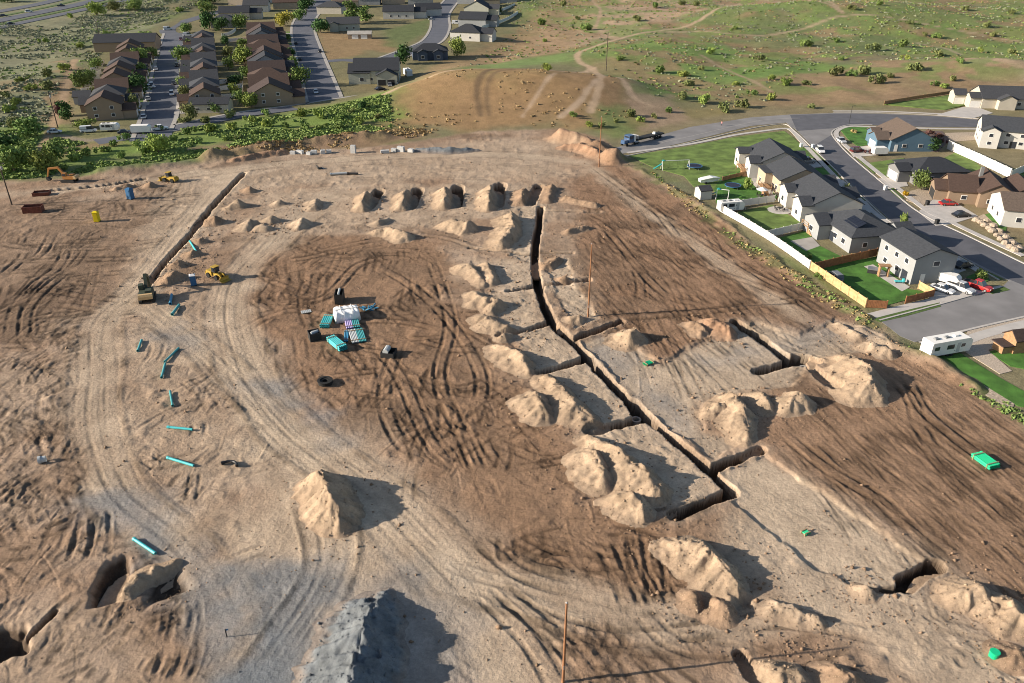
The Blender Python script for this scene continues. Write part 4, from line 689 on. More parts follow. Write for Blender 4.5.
x, y = P(990, 110); house('long cream house with dark roof above the bend, farthest on the right', x + 12, y + 8, R(-8), 26, 13, 3.6, 'cream', 'shingle_char', 'gx', .5, wings=[(-17, -12.9, -6.0, -.5, 3.6, 'gx'), (-21, -16.8, -1, 5, 3.6, 'gx'), (-8, -2, -9, -6.4, 3.6, 'gy')], win=wins('s', (0, 4, 8), (1.1,), 1.5, 1.3), garage=[('s', -15, 3.6, 'garage', 1), ('s', -19, 3.4, 'garage', 2)])
x, y = P(995, 149); house('tall white house with grey gables behind the long white fence', x + 6, y + 7, R(-22), 15, 12, 5.2, 'white', 'shingle_grey', 'gx', .5, wings=[(-7.5, -2.5, -8.5, -5.9, 5.2, 'gy'), (9, 18, -7, 4, 4.0, 'gx')], win=wins('s', (-5,), (1.0, 3.4), 1.3, 1.2, 1) + wins('s', (0, 4), (1.0, 3.4), 1.4, 1.2) + wins('w', (-2, 2), (1, 3.4)), doors=[('s', 2, 1.8, 'glass')])
x, y = P(1030, 352); deckh = house('brown timber play house with red roof at the right edge of the near yard', x - 2.2, y + 1.0, R(10), 3.0, 3.0, 2.6, 'wood', 'shingle_red', 'gx', .8, wings=[(-3.4, -1.5, -1.2, 1.2, 1.4, 'flat')], cat='play house', over=.3)
# left-hand rows
def rowhouses(start, heading, n, step, side, specs, first, rowname, off=0):
    x0, y0 = P(*start); a = R(heading); dx, dy = math.cos(a), math.sin(a)
    for i in range(n):
        L, D, he, wl, rf, ty, desc = specs[i % len(specs)]; x = x0 + dx * step * (i + off); y = y0 + dy * step * (i + off)
        rz = a - R(90)   # local y along the street
        fx = D / 2; g = side
        wn = wins('s', (-2.8, 2.6), (1.1, 3.6) if he > 4 else (1.1,), 1.3, 1.2) if i < 4 else []
        wg = [((L / 2 - .1) if g > 0 else (-L / 2 - 4.4), (L / 2 + 4.4) if g > 0 else (-L / 2 + .1), -D / 2 + .3, 1.2, 3.0, 'gx')]
        ORD = ('nearest the cross road', 'second from cross road', 'third from cross road', 'fourth from cross road', 'fifth from cross road', 'sixth from cross road', 'seventh from cross road', 'eighth from cross road', 'ninth from cross road', 'tenth from cross road', 'eleventh from cross road', 'last and farthest')
        house(f'{desc}, {ORD[i]} in {rowname}', x, y, rz, L, D, he, wl, rf, ty, .5, wings=wg, win=wn + (wins('e' if g > 0 else 'w', (3.5,), (1.0, 3.6) if he > 4 else (1.0,), 1.2, 1.2) if i < 6 else []), garage=[('e' if g > 0 else 'w', -2.2, 4.2, 'garage', 1)], group='houses of the ' + rowname)
rowhouses((107,119), 109, 9, 16.2, 1, [(11.5, 11.5, 5.2, 'tanwall', 'shingle_brown', 'gy', 'tan house with brown gable roof'), (11, 12, 5.2, 'beige', 'shingle_char', 'hip', 'beige house with charcoal hipped roof'), (11.5, 11, 4.6, 'beige', 'shingle_brown', 'gx', 'beige house with brown cross gable roof'), (11, 12, 5.0, 'tanwall', 'shingle_brown', 'gy', 'tan house with brown gable roof')], 0, 'leftmost far row', .25)
rowhouses((207,106), 109, 11, 15.2, -1, [(10.5, 11, 4.4, 'tanwall', 'shingle_brown', 'gy', 'tan house with brown gable roof'), (10.5, 11.5, 4.6, 'white', 'shingle_grey', 'hip', 'white house with grey hipped roof'), (10.5, 12, 4.4, 'greywall', 'shingle_char', 'gx', 'grey house with charcoal roof')], 0, 'middle far row', .2)
rowhouses((272,104), 106.5, 12, 16.0, 1, [(16, 13, 4.2, 'tanwall', 'shingle_red', 'gy', 'broad house with red brown roof'), (15, 13, 4.4, 'tanwall', 'shingle_brown', 'gx', 'broad house with brown roof'), (15.5, 12.5, 4.2, 'beige', 'shingle_brown', 'hip', 'beige house with brown hipped roof'), (15, 13, 4.2, 'tanwall', 'shingle_red', 'gx', 'house with wide red brown roof'), (15, 13, 4.4, 'greywall', 'shingle_dark', 'gy', 'grey house with charcoal roof')], 0, 'right far row', .2)
def lone(label, u, v, rz, L, D, he, wl, rf, ty='gx', wings=(), win=(), garage=(), dy=.5, **k):
    x, y = P(u, v); return house(label, x, y + D * dy, R(rz), L, D, he, wl, rf, ty, .5, wings=wings, win=win, garage=garage, **k)
x, y = P(209, 113); house('wide cream garage with dark roof at the end of the first far street', x, y + 3.5, R(4), 14, 7, 3.2, 'cream', 'shingle_dark', 'gx', .45, win=wins('s', (-4, 0, 4), (1.0,), 1.6, .9), cat='garage')
lone('grey house with two garage openings and black roof beside the cross road', 376, 83, 4, 19, 15, 5.4, 'sage', 'shingle_dark', 'gx', [(-11.5, -2.5, -8.2, 3, 4.6, 'gx'), (.5, 8.9, -11.5, -7.4, 4.0, 'gy')], wins('s', (-6,), (1.2,), 1.8, 1.5, 1) + wins('s', (-2,), (1.2,)), [('s', 2.6, 3.2, 'dark', 2), ('s', 6.4, 3.0, 'dark', 2)], dy=.4)
lone('navy house with black hipped roof and white window frames', 429, 60, 8, 17, 11, 4.0, 'navy', 'shingle_dark', 'hip', [(-6, -1.5, -7.5, -5.4, 3.8, 'gy'), (1.5, 6, -7.5, -5.4, 3.8, 'gy')], wins('s', (-3.8,), (1.0,), 1.6, 1.5, 1) + wins('s', (3.8,), (1.0,), 1.6, 1.5, 2))
lone('grey roofed house beside two tall trees left of the second street bend', 342, 31, 10, 19, 12, 4, 'sage', 'shingle_char', 'gx', [(-8, -3, -8, -5.9, 4, 'gy')], wins('s', (2, 6), (1.0,)))
lone('long low shed with pale metal roof on the bare lot', 359.5, 39, 3, 13, 5, 2.6, 'tanwall', 'concrete_old', 'gx', cat='shed', win=(), garage=[('s', -2.5, 3.5, 'trim'), ('s', 2.5, 3.5, 'trim')])
lone('white walled house with dark roof at the top of the picture', 398, 19, 4, 20, 13, 4.6, 'white', 'shingle_dark', 'gx', [(9.8, 18, -4, 5, 4.2, 'gx')], wins('s', (-5, 0, 5), (1.2,)))
lone('white walled house with charcoal roof at the third street bend', 468, 41, -14, 17, 14, 4.4, 'white', 'shingle_dark', 'hip', [(8.3, 15, -5, 4, 4.0, 'gx')], wins('s', (-4, 3), (1.2,)))
lone('charcoal roofed house behind the white walled one at the third street', 474, 27, -10, 17, 14, 4.4, 'greywall', 'shingle_dark', 'gx', [(8.3, 15, -5, 4, 4.0, 'gx')])
lone('grey house with steep dark roof near the top right of the far town', 478, 15, -10, 17, 14, 4.4, 'sage', 'shingle_char', 'gy', [(8.3, 15, -5, 4, 4.0, 'gx')])
lone('dark roofed house at the top edge right of the third street', 470, 4, -5, 18, 13, 4.6, 'greywall', 'shingle_dark', 'gx')
lone('cream house with dark roof at the top left of the far rows', 233, 20, 10, 19, 13, 4.4, 'cream', 'shingle_dark', 'gx', [(9, 17, -4, 5, 4, 'gx')], wins('s', (-5, 0, 5), (1.2,)))
lone('pale grey house with grey hipped roof behind dark trees', 222, 28, 12, 15, 12, 4, 'greywall', 'shingle_grey', 'hip')
lone('white house with pale gable behind the first far street rows', 255, 12, 8, 17, 12, 4.4, 'white', 'shingle_char', 'gx')
lone('brown roofed house at the top beside the second far street', 285, 9, 10, 18, 12, 4.4, 'beige', 'shingle_brown', 'gx')
lone('tan roofed house at the top edge above the second far street', 345, 8, 6, 18, 12, 4.4, 'beige', 'shingle_tan', 'gx')
lone('dark house at the top edge between second and third street', 420, 6, 4, 18, 12, 4.6, 'greywall', 'shingle_dark', 'hip')
lone('small blue grey shed roofed house left of the first row', 81, 104, 15, 6, 6, 2.8, 'greywall', 'shingle_char', 'gx', cat='shed')
lone('low dark garage beside the nearest tan house of the left row', 88, 112, 19, 7, 8, 2.8, 'tanwall', 'shingle_char', 'gx', cat='garage')
lone('wide house with near black roof closing the left row', 127, 50, 8, 30, 13, 4.4, 'tanwall', 'shingle_dark', 'gx', dy=.2)
lone('white shed with grey roof in the backyard beside the site', 704, 199.5, -75, 3.4, 3.2, 2.3, 'white', 'shingle_char', 'gy', cat='shed', over=.2)

for lb, u, v, wl, rf, ty in (('cream house with char roof at top, just right of the second street', 330, 14, 'cream', 'shingle_char', 'hip'), ('grey roofed house top edge above the bare lot', 368, 5, 'greywall', 'shingle_grey', 'gx'), ('dark roofed house top edge right of the bare lot', 392, 4, 'beige', 'shingle_dark', 'hip'), ('white house with dark roof, top edge inside the third street bend', 427, 16, 'white', 'shingle_dark', 'gx'), ('beige house with dark roof farthest up the third street', 487, 7, 'beige', 'shingle_dark', 'hip'), ('grey house at the right end of the far town, top edge', 505, 3, 'greywall', 'shingle_char', 'gx'), ('white house near the top left corner of the far town', 262, 3, 'white', 'shingle_dark', 'gx'), ('brown roofed house top edge between tall trees', 240, 5, 'beige', 'shingle_brown', 'hip'), ('pale house with grey roof beside the upper bend of second street', 300, 3, 'cream', 'shingle_grey', 'gx')):
    lone(lb, u, v, random.uniform(-5, 15), 17, 12, 4.4, wl, rf, ty)
# ================================================================== VEGETATION
def leafmat(name, c, jit=.22):
    m = mat(name, c, .9, .35, .9, jitter=jit, spec=.15); return m
LEAF = {'green': leafmat('leaf_green', (.145, .205, .058)), 'bright': leafmat('leaf_bright', (.215, .265, .064)), 'yellow': leafmat('leaf_yellow', (.30, .29, .05)), 'dark': leafmat('leaf_dark', (.062, .115, .036)), 'olive': leafmat('leaf_olive', (.165, .185, .068)), 'purple': leafmat('leaf_purple', (.10, .05, .045)), 'gold': leafmat('leaf_gold', (.42, .28, .02)), 'sage': leafmat('leaf_sage', (.27, .275, .18)), 'weed': leafmat('leaf_weed', (.18, .25, .075)), 'straw': leafmat('leaf_straw', (.36, .27, .13))}
M['bark'] = mat('bark', (.12, .085, .06), .95, .3, 3)
def crown(seed, lobes, n, leaf, zsq=.8, shape='round'):
    """leaf clumps: many small tilted quads gathered in lobes, unit radius, base at z=0"""
    r = np.random.default_rng(seed); Lc = []
    for k in range(lobes):
        a = r.uniform(0, 6.28); rad = r.uniform(.2, .62) if k else 0; 
        if shape == 'round': z = .42 + r.uniform(-.12, .42) * zsq; s = r.uniform(.34, .56)
        elif shape == 'column': z = .35 + 2.0 * (k + .5) / lobes; rad *= .45; s = .46 * (1 - .25 * k / lobes)
        else: z = .25 + r.uniform(0, .28); rad = r.uniform(.1, .75); s = r.uniform(.26, .42)
        Lc.append((rad * math.cos(a), rad * math.sin(a), z, s))
    Lc = np.array(Lc); ws = Lc[:, 3] ** 2; idx = r.choice(len(Lc), n, p=ws / ws.sum()); d = r.normal(size=(n, 3)); d /= np.linalg.norm(d, axis=1)[:, None]
    rr = Lc[idx, 3] * r.uniform(.25, 1.0, n) ** .45 * (1 + .18 * r.normal(size=n)); c = Lc[idx, :3] + d * rr[:, None] * np.array([1, 1, .85]); c[:, 2] = np.maximum(c[:, 2], .03)
    nn = d + .8 * r.normal(size=(n, 3)); nn /= np.linalg.norm(nn, axis=1)[:, None]; t = np.cross(nn, r.normal(size=(n, 3))); t /= np.linalg.norm(t, axis=1)[:, None]; b = np.cross(nn, t)
    s = leaf * r.uniform(.6, 1.4, n)[:, None]; V = np.stack([c - t * s - b * s * .6, c + t * s - b * s * .5, c + t * s * .8 + b * s * .7, c - t * s * .7 + b * s * .6], 1).reshape(-1, 3)
    return V, np.arange(4 * n).reshape(-1, 4)
CR = {}
for kind, args in (('bush', [(s, 6, 420, .085, .7, 'bush') for s in (1, 2, 3, 4)]), ('tree', [(s, 9, 1100, .062, .9, 'round') for s in (11, 12, 13)]), ('column', [(s, 6, 900, .07, 1, 'column') for s in (21, 22)])):
    for k in LEAF:
        if kind != 'bush' and k in ('sage', 'weed', 'straw'): continue
        CR[kind, k] = []
    for a in args:
        V, Fq = crown(*a); 
        for k in LEAF:
            if (kind, k) in CR: me_ = fast_mesh('crown' if kind != 'bush' else 'bush', V, Fq, LEAF[k]); CR[kind, k].append(me_)
tk = MB(); tk.cyl((0, 0, -.1), (.02, 0, .5), .05, .03, 7); 
for a in (0, 1.7, 3.3, 4.8): tk.cyl((.01, 0, .28 + .03 * a), (.3 * math.cos(a), .3 * math.sin(a), .72), .022, .008, 5)
TRUNK = tk.mesh('trunk', M['bark'])
tk = MB().cyl((0, 0, -.1), (0, 0, 1.9), .06, .02, 7); TRUNK_C = tk.mesh('trunk', M['bark'])
NB = [0]
def bush(label, u, v, r, leaf='green', grp=None, sz=1.0):
    x, y, z = G(u, v); NB[0] += 1; ms = CR['bush', leaf]; o = link('bush', ms[NB[0] % len(ms)]); o.location = (x, y, z - .05 * r); o.rotation_euler = (0, 0, random.random() * 6.28); o.scale = (r, r, r * sz * random.uniform(1.0, 1.3)); return tag(o, label, 'bush', grp)
def tree(label, u, v, h, r, leaf='green', grp=None, kind='tree', name='tree'):
    """u, v is the foot of the trunk"""
    x, y, z = G(u, v); NB[0] += 1; (h, r) = (h * .72, r * .78) if v < 45 else (h, r); t = empty(name, (x, y, z), random.random() * 6.28, label, 'tree', grp)
    ms = CR[kind, leaf]; c = link('crown', ms[NB[0] % len(ms)], t); k = link('trunk', TRUNK if kind == 'tree' else TRUNK_C, t)
    if kind == 'tree': zs = h / 1.25; c.scale = (r, r, zs); c.location = (0, 0, h * .06); k.scale = (r, r, zs)
    else: c.scale = (r * 1.7, r * 1.7, h / 2.5); k.scale = (r, r, h / 2.6)
    return t
# --- single bushes on the hillside, labelled by what stands nearest to them
LM = [('trail fork on the brown hill', 592, 74), ('flatbed truck', 640, 137), ('tall pole on the hillside', 607, 70), ('long upper trail', 760, 36), ('upper right road', 760, 117), ('cut bank at the right edge', 1000, 78), ('notched gully at the top', 820, 12), ('top edge trail', 700, 12), ('round lawn corner', 860, 118), ('pale trail spur', 935, 46), ('right edge of the grassland', 1020, 40), ('middle of the grassy slope', 870, 60), ('bare slope above the road', 830, 92), ('top middle of the hillside', 560, 20)]
def near(u, v, used):
    for d, n, a, b in sorted((math.hypot((u - a) * .5, v - b), n, a, b) for n, a, b in LM):
        du, dv = u - a, v - b; s = 'left of' if du < -abs(dv) else 'right of' if du > abs(dv) else 'beyond' if dv < 0 else 'in front of'
        t = f'{s} the {n}'
        if t not in used: used.add(t); return t
    return 'on the slope'
HB = [(807,46,5),(835,42,3.5),(873,51,5),(904,47,4.6),(935,37,4),(937,56,4),(835,75,5),(862,74,5.2),(850,76,3.5),(914,69,4.8),(877,84,4.6),(890,78,3),(787,85,4.2),(806,85,3),(772,80,2.8),(993,38,4),(1013,54,3.6),(850,13,4.5),(958,65,3),(772,100,3.5),(985,26,4),(965,10,4.5),(1012,14,4),(880,6,4),(910,20,3),(925,30,3),(760,60,3),
      (542,25,5),(587,30,5),(636,21,4.6),(656,8,5),(697,6,5),(682,5,4.5),(712,54,4),(548,75,4),(661,73,4),(684,76,3.4),(689,86,3.4),(684,99,4),(704,103,4),(726,112,4),(742,107,4),(574,111,2.6),(630,116,3),(600,127,2.4),(640,122,2.4),(590,127,2.4),(564,6,4.5),(620,60,2.6),(735,85,2.4),(752,95,2.8),(668,112,2.4),(655,118,2.0),(615,122,1.8),(578,20,3),(545,42,2.5),(810,108,2.2),(945,88,3),(935,86,2.6),(952,80,2.6),(700,70,2.4),(735,28,2.6),(905,60,2.8),(980,52,2.8),(840,60,2.6)]
used_ = set(); AD = ('round', 'broad', 'small', 'bright green', 'dense', 'pale green', 'low')
for i, (u, v, r) in enumerate(HB):
    lf = random.choice(('green', 'bright', 'olive', 'olive')); w_ = 'large' if r >= 4.5 else 'middling' if r >= 3 else 'small'
    bush(f'{w_} {"yellow green" if lf == "bright" else "olive" if lf == "olive" else "green"} bush {near(u, v, used_)}', u, v, r * .85, lf, 'bushes scattered over the hillside', 1.05)
# --- green belt between the site and the left town
BELT = [(105,152,4,'green'),(125,140,4,'weed'),(145,153,4,'weed'),(135,146,3.5,'weed'),(175,141,4,'green'),(190,134,4,'green'),(212,133,5,'bright'),(231,118,4.5,'olive'),(233,129,4.5,'bright'),(250,122,4.5,'bright'),(207,123,4.6,'olive'),(186,122,4.4,'olive'),(267,127,4.5,'bright'),(265,116,4,'green'),(301,116,5.2,'bright'),(322,118,5.2,'bright'),(341,119,4.2,'green'),(361,124,4.2,'bright'),(363,108,4.4,'dark'),(338,129,3.8,'green'),(320,130,3.4,'green'),(305,129,3.6,'green'),(285,128,3.6,'green'),(255,134,3.2,'weed'),(225,140,3.2,'weed'),(160,130,3.2,'weed'),(115,146,3.4,'green'),(120,158,3.4,'green'),(200,143,3,'weed'),(90,155,4,'green'),(75,160,4,'bright'),(352,112,3,'olive'),(378,118,3,'olive'),(240,140,3,'olive'),(160,140,3,'green'),(60,171,4,'green')]
for i, (u, v, r, lf) in enumerate(BELT):
    du = ['at the left end of', 'in the left part of', 'in the middle of', 'in the right part of', 'at the right end of'][min(4, int((u - 60) / 64))]
    bush(f'{ {"green":"green","weed":"fresh green","bright":"yellow green","olive":"olive green","dark":"dark green"}[lf] } shrub {du} the green belt above the dirt site', u, v, r * .6, lf, f'shrubs {du} the green belt', 1.1)
tree('largest broad green tree at the left edge above the haul road', 15, 172, 8.5, 6.2, 'green'); tree('yellow green round tree beside the orange excavator', 46, 172, 6.5, 4.6, 'bright'); tree('round green tree behind the orange excavator beyond the haul road', 56, 160, 6, 4.4, 'green'); tree('dark green tree left edge behind the largest tree', 3, 152, 6, 6.0, 'dark')
tree('broad tree left of the dirt track by the leaning pole', 30, 136, 6, 6.0, 'green'); tree('small green tree behind the broad tree by the dirt track', 16, 130, 4.5, 4, 'olive'); tree('yellow green tree standing alone in the middle of the green belt', 159, 153, 6.5, 4.4, 'bright')
tree('dark narrow poplar beside the nearest tan house', 67, 121, 7.5, 2.6, 'dark', kind='column'); tree('dark purple tree left of the dark poplar', 63, 116, 5, 2.6, 'purple'); tree('low green hedge tree before the nearest tan house', 86, 128, 3.4, 4.2, 'bright'); tree('pale green tree at the back fences of the leftmost row', 84, 88, 7, 5.2, 'green'); tree('small tree beside the black roofed house closing the left row', 111, 46, 8, 4, 'bright')
tree('broad green tree behind the black roofed house', 146, 41, 8, 7, 'green'); tree('yard tree halfway along the leftmost far row', 141, 66, 8.5, 5.2, 'green'); tree('dark yard tree in front of the leftmost far row', 139, 96, 8.5, 5.6, 'dark'); tree('street tree right of the first far street, halfway', 184, 64, 9, 6, 'green'); tree('street tree at the upper end of the first far street', 187, 33, 8, 6, 'green')
tree('tall dark tree left of the far cream house', 210, 30, 16, 7, 'dark', kind='tree'); tree('dark tree right of the tall dark tree', 222, 31, 12, 7, 'dark'); tree('broad green tree in front of the far cream house', 241, 29, 12, 8, 'green'); tree('bright green garden tree between the middle and right far rows', 245, 66, 9, 6.5, 'bright'); tree('yellow tree beside the second far street', 285, 26, 13, 8, 'yellow')
tree('green tree at the corner of the right far row', 300, 86, 8, 5.5, 'green'); tree('hedge tree left of the corner tree', 279, 100, 5, 7, 'bright'); tree('second hedge tree left of the corner tree', 266, 102, 5, 6, 'green'); tree('taller of two bright trees by the second street bend', 352, 24, 20, 7, 'green', kind='column'); tree('shorter of two bright trees by the second street bend', 366, 22, 14, 6, 'green', kind='column'); tree('dark round tree left of the grey roofed house', 321, 33, 12, 8, 'dark')
tree('dark conical tree beside the black roofed grey house', 403, 64, 9, 4.6, 'dark'); tree('green tree right of the navy house', 457, 56, 9, 5.2, 'bright'); tree('tree near the leaning far pole at the top left', 97, 16, 14, 8.5, 'bright'); tree('tree cluster at the top left, right part', 135, 10, 10, 9, 'green'); tree('tree cluster at the top left, left part', 116, 11, 9, 8, 'olive'); tree('dark trees at the top left beside the highway', 12, 2, 8, 12, 'dark'); tree('dark tree at the top edge right of the highway', 210, 3, 9, 14, 'dark')
tree('grey green tree at the top right of the far rows', 307, 11, 12, 9, 'dark'); tree('round tree above the second far street', 300, 20, 10, 7, 'green'); tree('broad tree at the top edge left of the cream house', 208, 12, 10, 10, 'green'); tree('tree behind the third street houses', 496, 14, 8, 6, 'dark'); tree('garden tree in the middle far row gardens', 236, 86, 5, 4, 'dark')
for u, v, r in ((64,70,6),(49,77,6),(49,89,6),(30,90,5),(18,104,5),(44,43,5),(80,48,5),(10,112,5),(20,82,4),(5,98,5),(70,18,5),(180,10,6)): bush(f'{"large" if r > 5 else "lone"} green bush in the left sagebrush field {near(u, v, used_) if 0 else ["beside the dirt track","near the highway","at the left edge","left of the far rows"][0 if 40 < u < 70 and v > 60 else 1 if v < 50 else 2 if u < 25 else 3]}', u, v, r * .62, 'olive' if u % 2 else 'bright', 'bushes in the left sagebrush field')
tree('green street tree in front of the low dark roofed house', 921, 190, 5.4, 3.2, 'green'); tree('dark evergreen beside the blue house', 932, 151, 4.5, 2.4, 'dark', kind='column'); tree('small green tree on the corner lawn island', 979, 280, 2.6, 1.5, 'green'); tree('thin young street tree beside the grey corner house', 903, 226, 3.2, 1.1, 'bright'); tree('thin young street tree beside the beige house driveway', 845, 195, 3.2, 1.1, 'olive'); tree('slender yard tree behind the beige house', 747, 189, 3.4, 1.6, 'bright')
bush('golden yellow shrub beside the kerb left of the street tree', 905, 196, 1.3, 'gold'); bush('golden yellow shrub right of the street tree', 934, 187, 1.4, 'gold'); bush('brown shrub in the round corner lawn', 853, 133, 1.4, 'straw'); bush('dark maroon hedge in front of the blue house', 869, 154, 1.6, 'purple')
for u, v in ((925,137),(931,134),(938,137),(943,143),(935,141),(927,143)): bush('bare purple brown shrub in the mulch bed right of the blue house', u, v, 1.7, 'purple', 'shrubs in the mulch bed')
for u, v in ((816,276),(820,279),(809,258),(795,254)): bush('low green shrub along the inside of the rear fence', u, v, .9, 'green', 'shrubs inside the rear fence')
for u, v in ((958,283),(963,286),(970,282)): bush('low dark shrub on the corner lawn island', u, v, .7, 'dark', 'shrubs on the lawn island')
for i, (u, v, lf) in enumerate(((128,99,'green'),(144,76,'green'),(136,112,'olive'),(153,58,'green'),(183,88,'green'),(187,76,'dark'),(190,50,'green'),(186,101,'olive'),(229,70,'green'),(234,96,'bright'),(228,58,'olive'),(226,46,'dark'),(243,46,'green'),(248,78,'green'),(294,70,'green'),(291,56,'dark'),(288,40,'green'),(240,105,'green'),(252,108,'bright'),(98,100,'olive'),(92,82,'green'),(98,70,'green'),(286,92,'bright'),(190,120,'olive'),(216,112,'green'))):
    tree('garden tree among the far rows, ' + ('close to the cross road' if v > 94 else 'halfway up the rows' if v > 64 else 'near the top of the rows') + (' by first street' if u < 200 else ' by second street' if u > 275 else ' between back gardens'), u, v, random.uniform(4, 6.5), random.uniform(2.6, 4.2), lf, 'garden trees ' + ('close to the cross road' if v > 94 else 'halfway up the rows' if v > 64 else 'near the top of the rows') + (' by first street' if u < 200 else ' by second street' if u > 275 else ' between back gardens'))
# --- what nobody could count: sage, weeds and grass tufts
def scatter(name, polys, leaf, n, size, zs=.8, nq=7, world=False, dens=None, seed=5):
    r = np.random.default_rng(seed); out = []
    for px, k in polys:
        pts = PL(px); xs = [p[0] for p in pts]; yy = [p[1] for p in pts]; need = int(n * k); X = r.uniform(min(xs), max(xs), need * 6); Y = r.uniform(min(yy), max(yy), need * 6)
        m_ = poly_sd(X, Y, pts) > 0; m_ &= (fbm(X, Y, 12, 3, seed + 700) + r.uniform(-.07, .07, len(X))) > .505; X, Y = X[m_][:need], Y[m_][:need]; out.append(np.stack([X, Y], 1))
    A = np.concatenate(out); dm = np.zeros(len(A))
    for tp, tw, _ in TRAILS: dm = np.maximum(dm, bmaskline(A[:, 0], A[:, 1], tp, tw + 1.5, .5))
    A = A[dm < .3]; z = terr(A[:, 0], A[:, 1]); N = len(A); s = size * r.uniform(.45, 1.35, N) ; d = r.normal(size=(N, nq, 3)); d[:, :, 2] = np.abs(d[:, :, 2]); d /= np.linalg.norm(d, axis=2)[:, :, None]
    c = np.concatenate([A, z[:, None]], 1)[:, None, :] + d * s[:, None, None] * np.array([1, 1, zs]) * r.uniform(.45, 1, (N, nq))[:, :, None]; nn = d + .6 * r.normal(size=d.shape); t = np.cross(nn, r.normal(size=d.shape)); t /= np.linalg.norm(t, axis=2)[:, :, None] + 1e-6; b = np.cross(nn, t); b /= np.linalg.norm(b, axis=2)[:, :, None] + 1e-6
    q = (s[:, None, None] * .55); V = np.stack([c - t * q - b * q * .7, c + t * q - b * q * .6, c + t * q * .8 + b * q * .7, c - t * q * .8 + b * q * .6], 2).reshape(-1, 3); o = link(name, fast_mesh(name, V, np.arange(len(V)).reshape(-1, 4), LEAF[leaf])); return tag(o, kind='stuff')
FIELD = [(-30,20),(60,28),(100,4),(170,-8),(215,0),(160,22),(120,34),(108,48),(84,70),(74,100),(60,125),(-30,150)]
HILLA = [(470,-8),(1080,-8),(1080,68),(960,68),(900,66),(800,78),(760,104),(700,112),(650,108),(600,66),(560,52),(440,78),(520,30)]
scatter('sagebrush', [(FIELD, .75), (HILLA, .25)], 'sage', 9000, .72, .6, seed=5); scatter('green_weeds', [(HILLA, .55), ([(-20,128),(70,140),(160,132),(300,112),(390,104),(392,130),(290,146),(190,160),(60,176),(-20,182)], 1.4), (FIELD, .35)], 'weed', 4200, .75, .5, seed=8)
scatter('dry_grass', [(HILLA, .8), ([(380,95),(600,84),(620,100),(640,118),(600,130),(480,128),(380,130)], .10), ([(200,150),(290,140),(392,130),(440,131),(390,146),(290,154)], .3)], 'straw', 2600, .55, .5, seed=12)
scatter('fence_weeds', [([(640,163),(700,203),(722,226),(790,270),(866,313),(880,330),(868,326),(800,287),(745,250),(690,207)], 1.0), ([(905,350),(945,362),(1020,410),(1040,428),(1010,420),(940,372)], .3)], 'weed', 380, .34, .7, seed=15); scatter('fence_straw', [([(640,163),(700,203),(722,226),(790,270),(866,313),(882,332),(868,328),(800,290),(745,254),(690,211)], 1.0)], 'straw', 420, .32, .6, seed=16)
# ================================================================== FENCES
M['vinyl'] = mat('white_vinyl', (.62, .60, .56), .6, .05); M['vinyl_far'] = mat('vinyl_far', (.62, .63, .60), .7, .05)
def fence(label, px, h, m, step=2.4, name='fence', world=False, cap=True, ground=False):
    q = resample(PL(px) if not world else px, step); c = q[0]; x0, y0 = float(c[0]), float(c[1]); z0 = 0.0
    t = empty(name, (x0, y0, z0), 0, label, 'fence'); pn = MB(); post = MB().box(-.075, .075, -.075, .075, -.3, h + .08, .0, .0).add([(-.1, -.1, h + .08), (.1, -.1, h + .08), (.1, .1, h + .08), (-.1, .1, h + .08), (0, 0, h + .2)], [(3, 2, 1, 0), (0, 1, 4), (1, 2, 4), (2, 3, 4), (3, 0, 4)]).mesh('post', M[m])
    zz = terr(q[:, 0], q[:, 1]) if ground else np.zeros(len(q))
    for i, (a, b) in enumerate(zip(q[:-1], q[1:])):
        L = math.hypot(*(b - a)); an = math.atan2(b[1] - a[1], b[0] - a[0]); za = float(zz[i]); pn.at(a[0] - x0, a[1] - y0, za, an).box(.09, L - .09, -.025, .025, .06, h - .04); pn.box(.09, L - .09, -.045, .045, h - .16, h - .01); pn.box(.09, L - .09, -.045, .045, .1, .22)
        if m != 'vinyl':
            n = int(L / .3)
            for k in range(n): pn.box(.1 + k * (L - .2) / n, .1 + (k + .8) * (L - .2) / n, -.05 - .004 * (k % 3), .03, .05, h - .02 - .015 * (k % 4))
    pn.build('panel', M[m], t)
    for i, p in enumerate(q[:100]): o = link('post', post, t); o.location = (p[0] - x0, p[1] - y0, float(zz[i]))
    return t
fence('long white vinyl fence along the site behind the back gardens', [(719,211),(742,224),(768,240),(790,255),(809,269)], 1.9, 'vinyl'); fence('pale new cedar fence continuing the white fence to the corner', [(810,269.8),(828,282),(846,294.5),(865,307.5)], 1.9, 'wood_pale')
fence('white cross fence between the camper yard and the next garden', [(719,210.5),(745,206),(774,202)], 1.8, 'vinyl'); fence('white cross fence beside the round patio garden', [(766,238),(790,232.5),(813,227)], 1.8, 'vinyl'); fence('reddish wooden cross fence between the last two gardens', [(814,270.5),(845,263),(876,256)], 1.8, 'wood_red')
fence('short orange cedar fence at the garden corner', [(866,307.5),(876,306.5),(886,308.5)], 1.6, 'wood_red'); fence('red brown fence closing the corner garden towards the driveway', [(905,303.5),(918,300.5),(933,296.5)], 1.5, 'wood_red'); fence('short pale cedar fence behind the parked white trailer', [(918,288.5),(925,292),(932,296)], 1.6, 'wood_pale')
fence('long tall white fence below the tall white house', [(947,149),(978,163),(1009,178)], 2.7, 'vinyl'); fence('white fence turning away at the right picture edge', [(1010,178),(1024,172),(1050,162)], 2.2, 'vinyl')
fence('low rail fence between the two farthest back gardens', [(722,181),(738,177),(750,174)], 1.2, 'wood')
fence('dark garden fence along the lawn above the bend', [(884,104.5),(920,98.5),(961,92.5)], 1.3, 'wood')
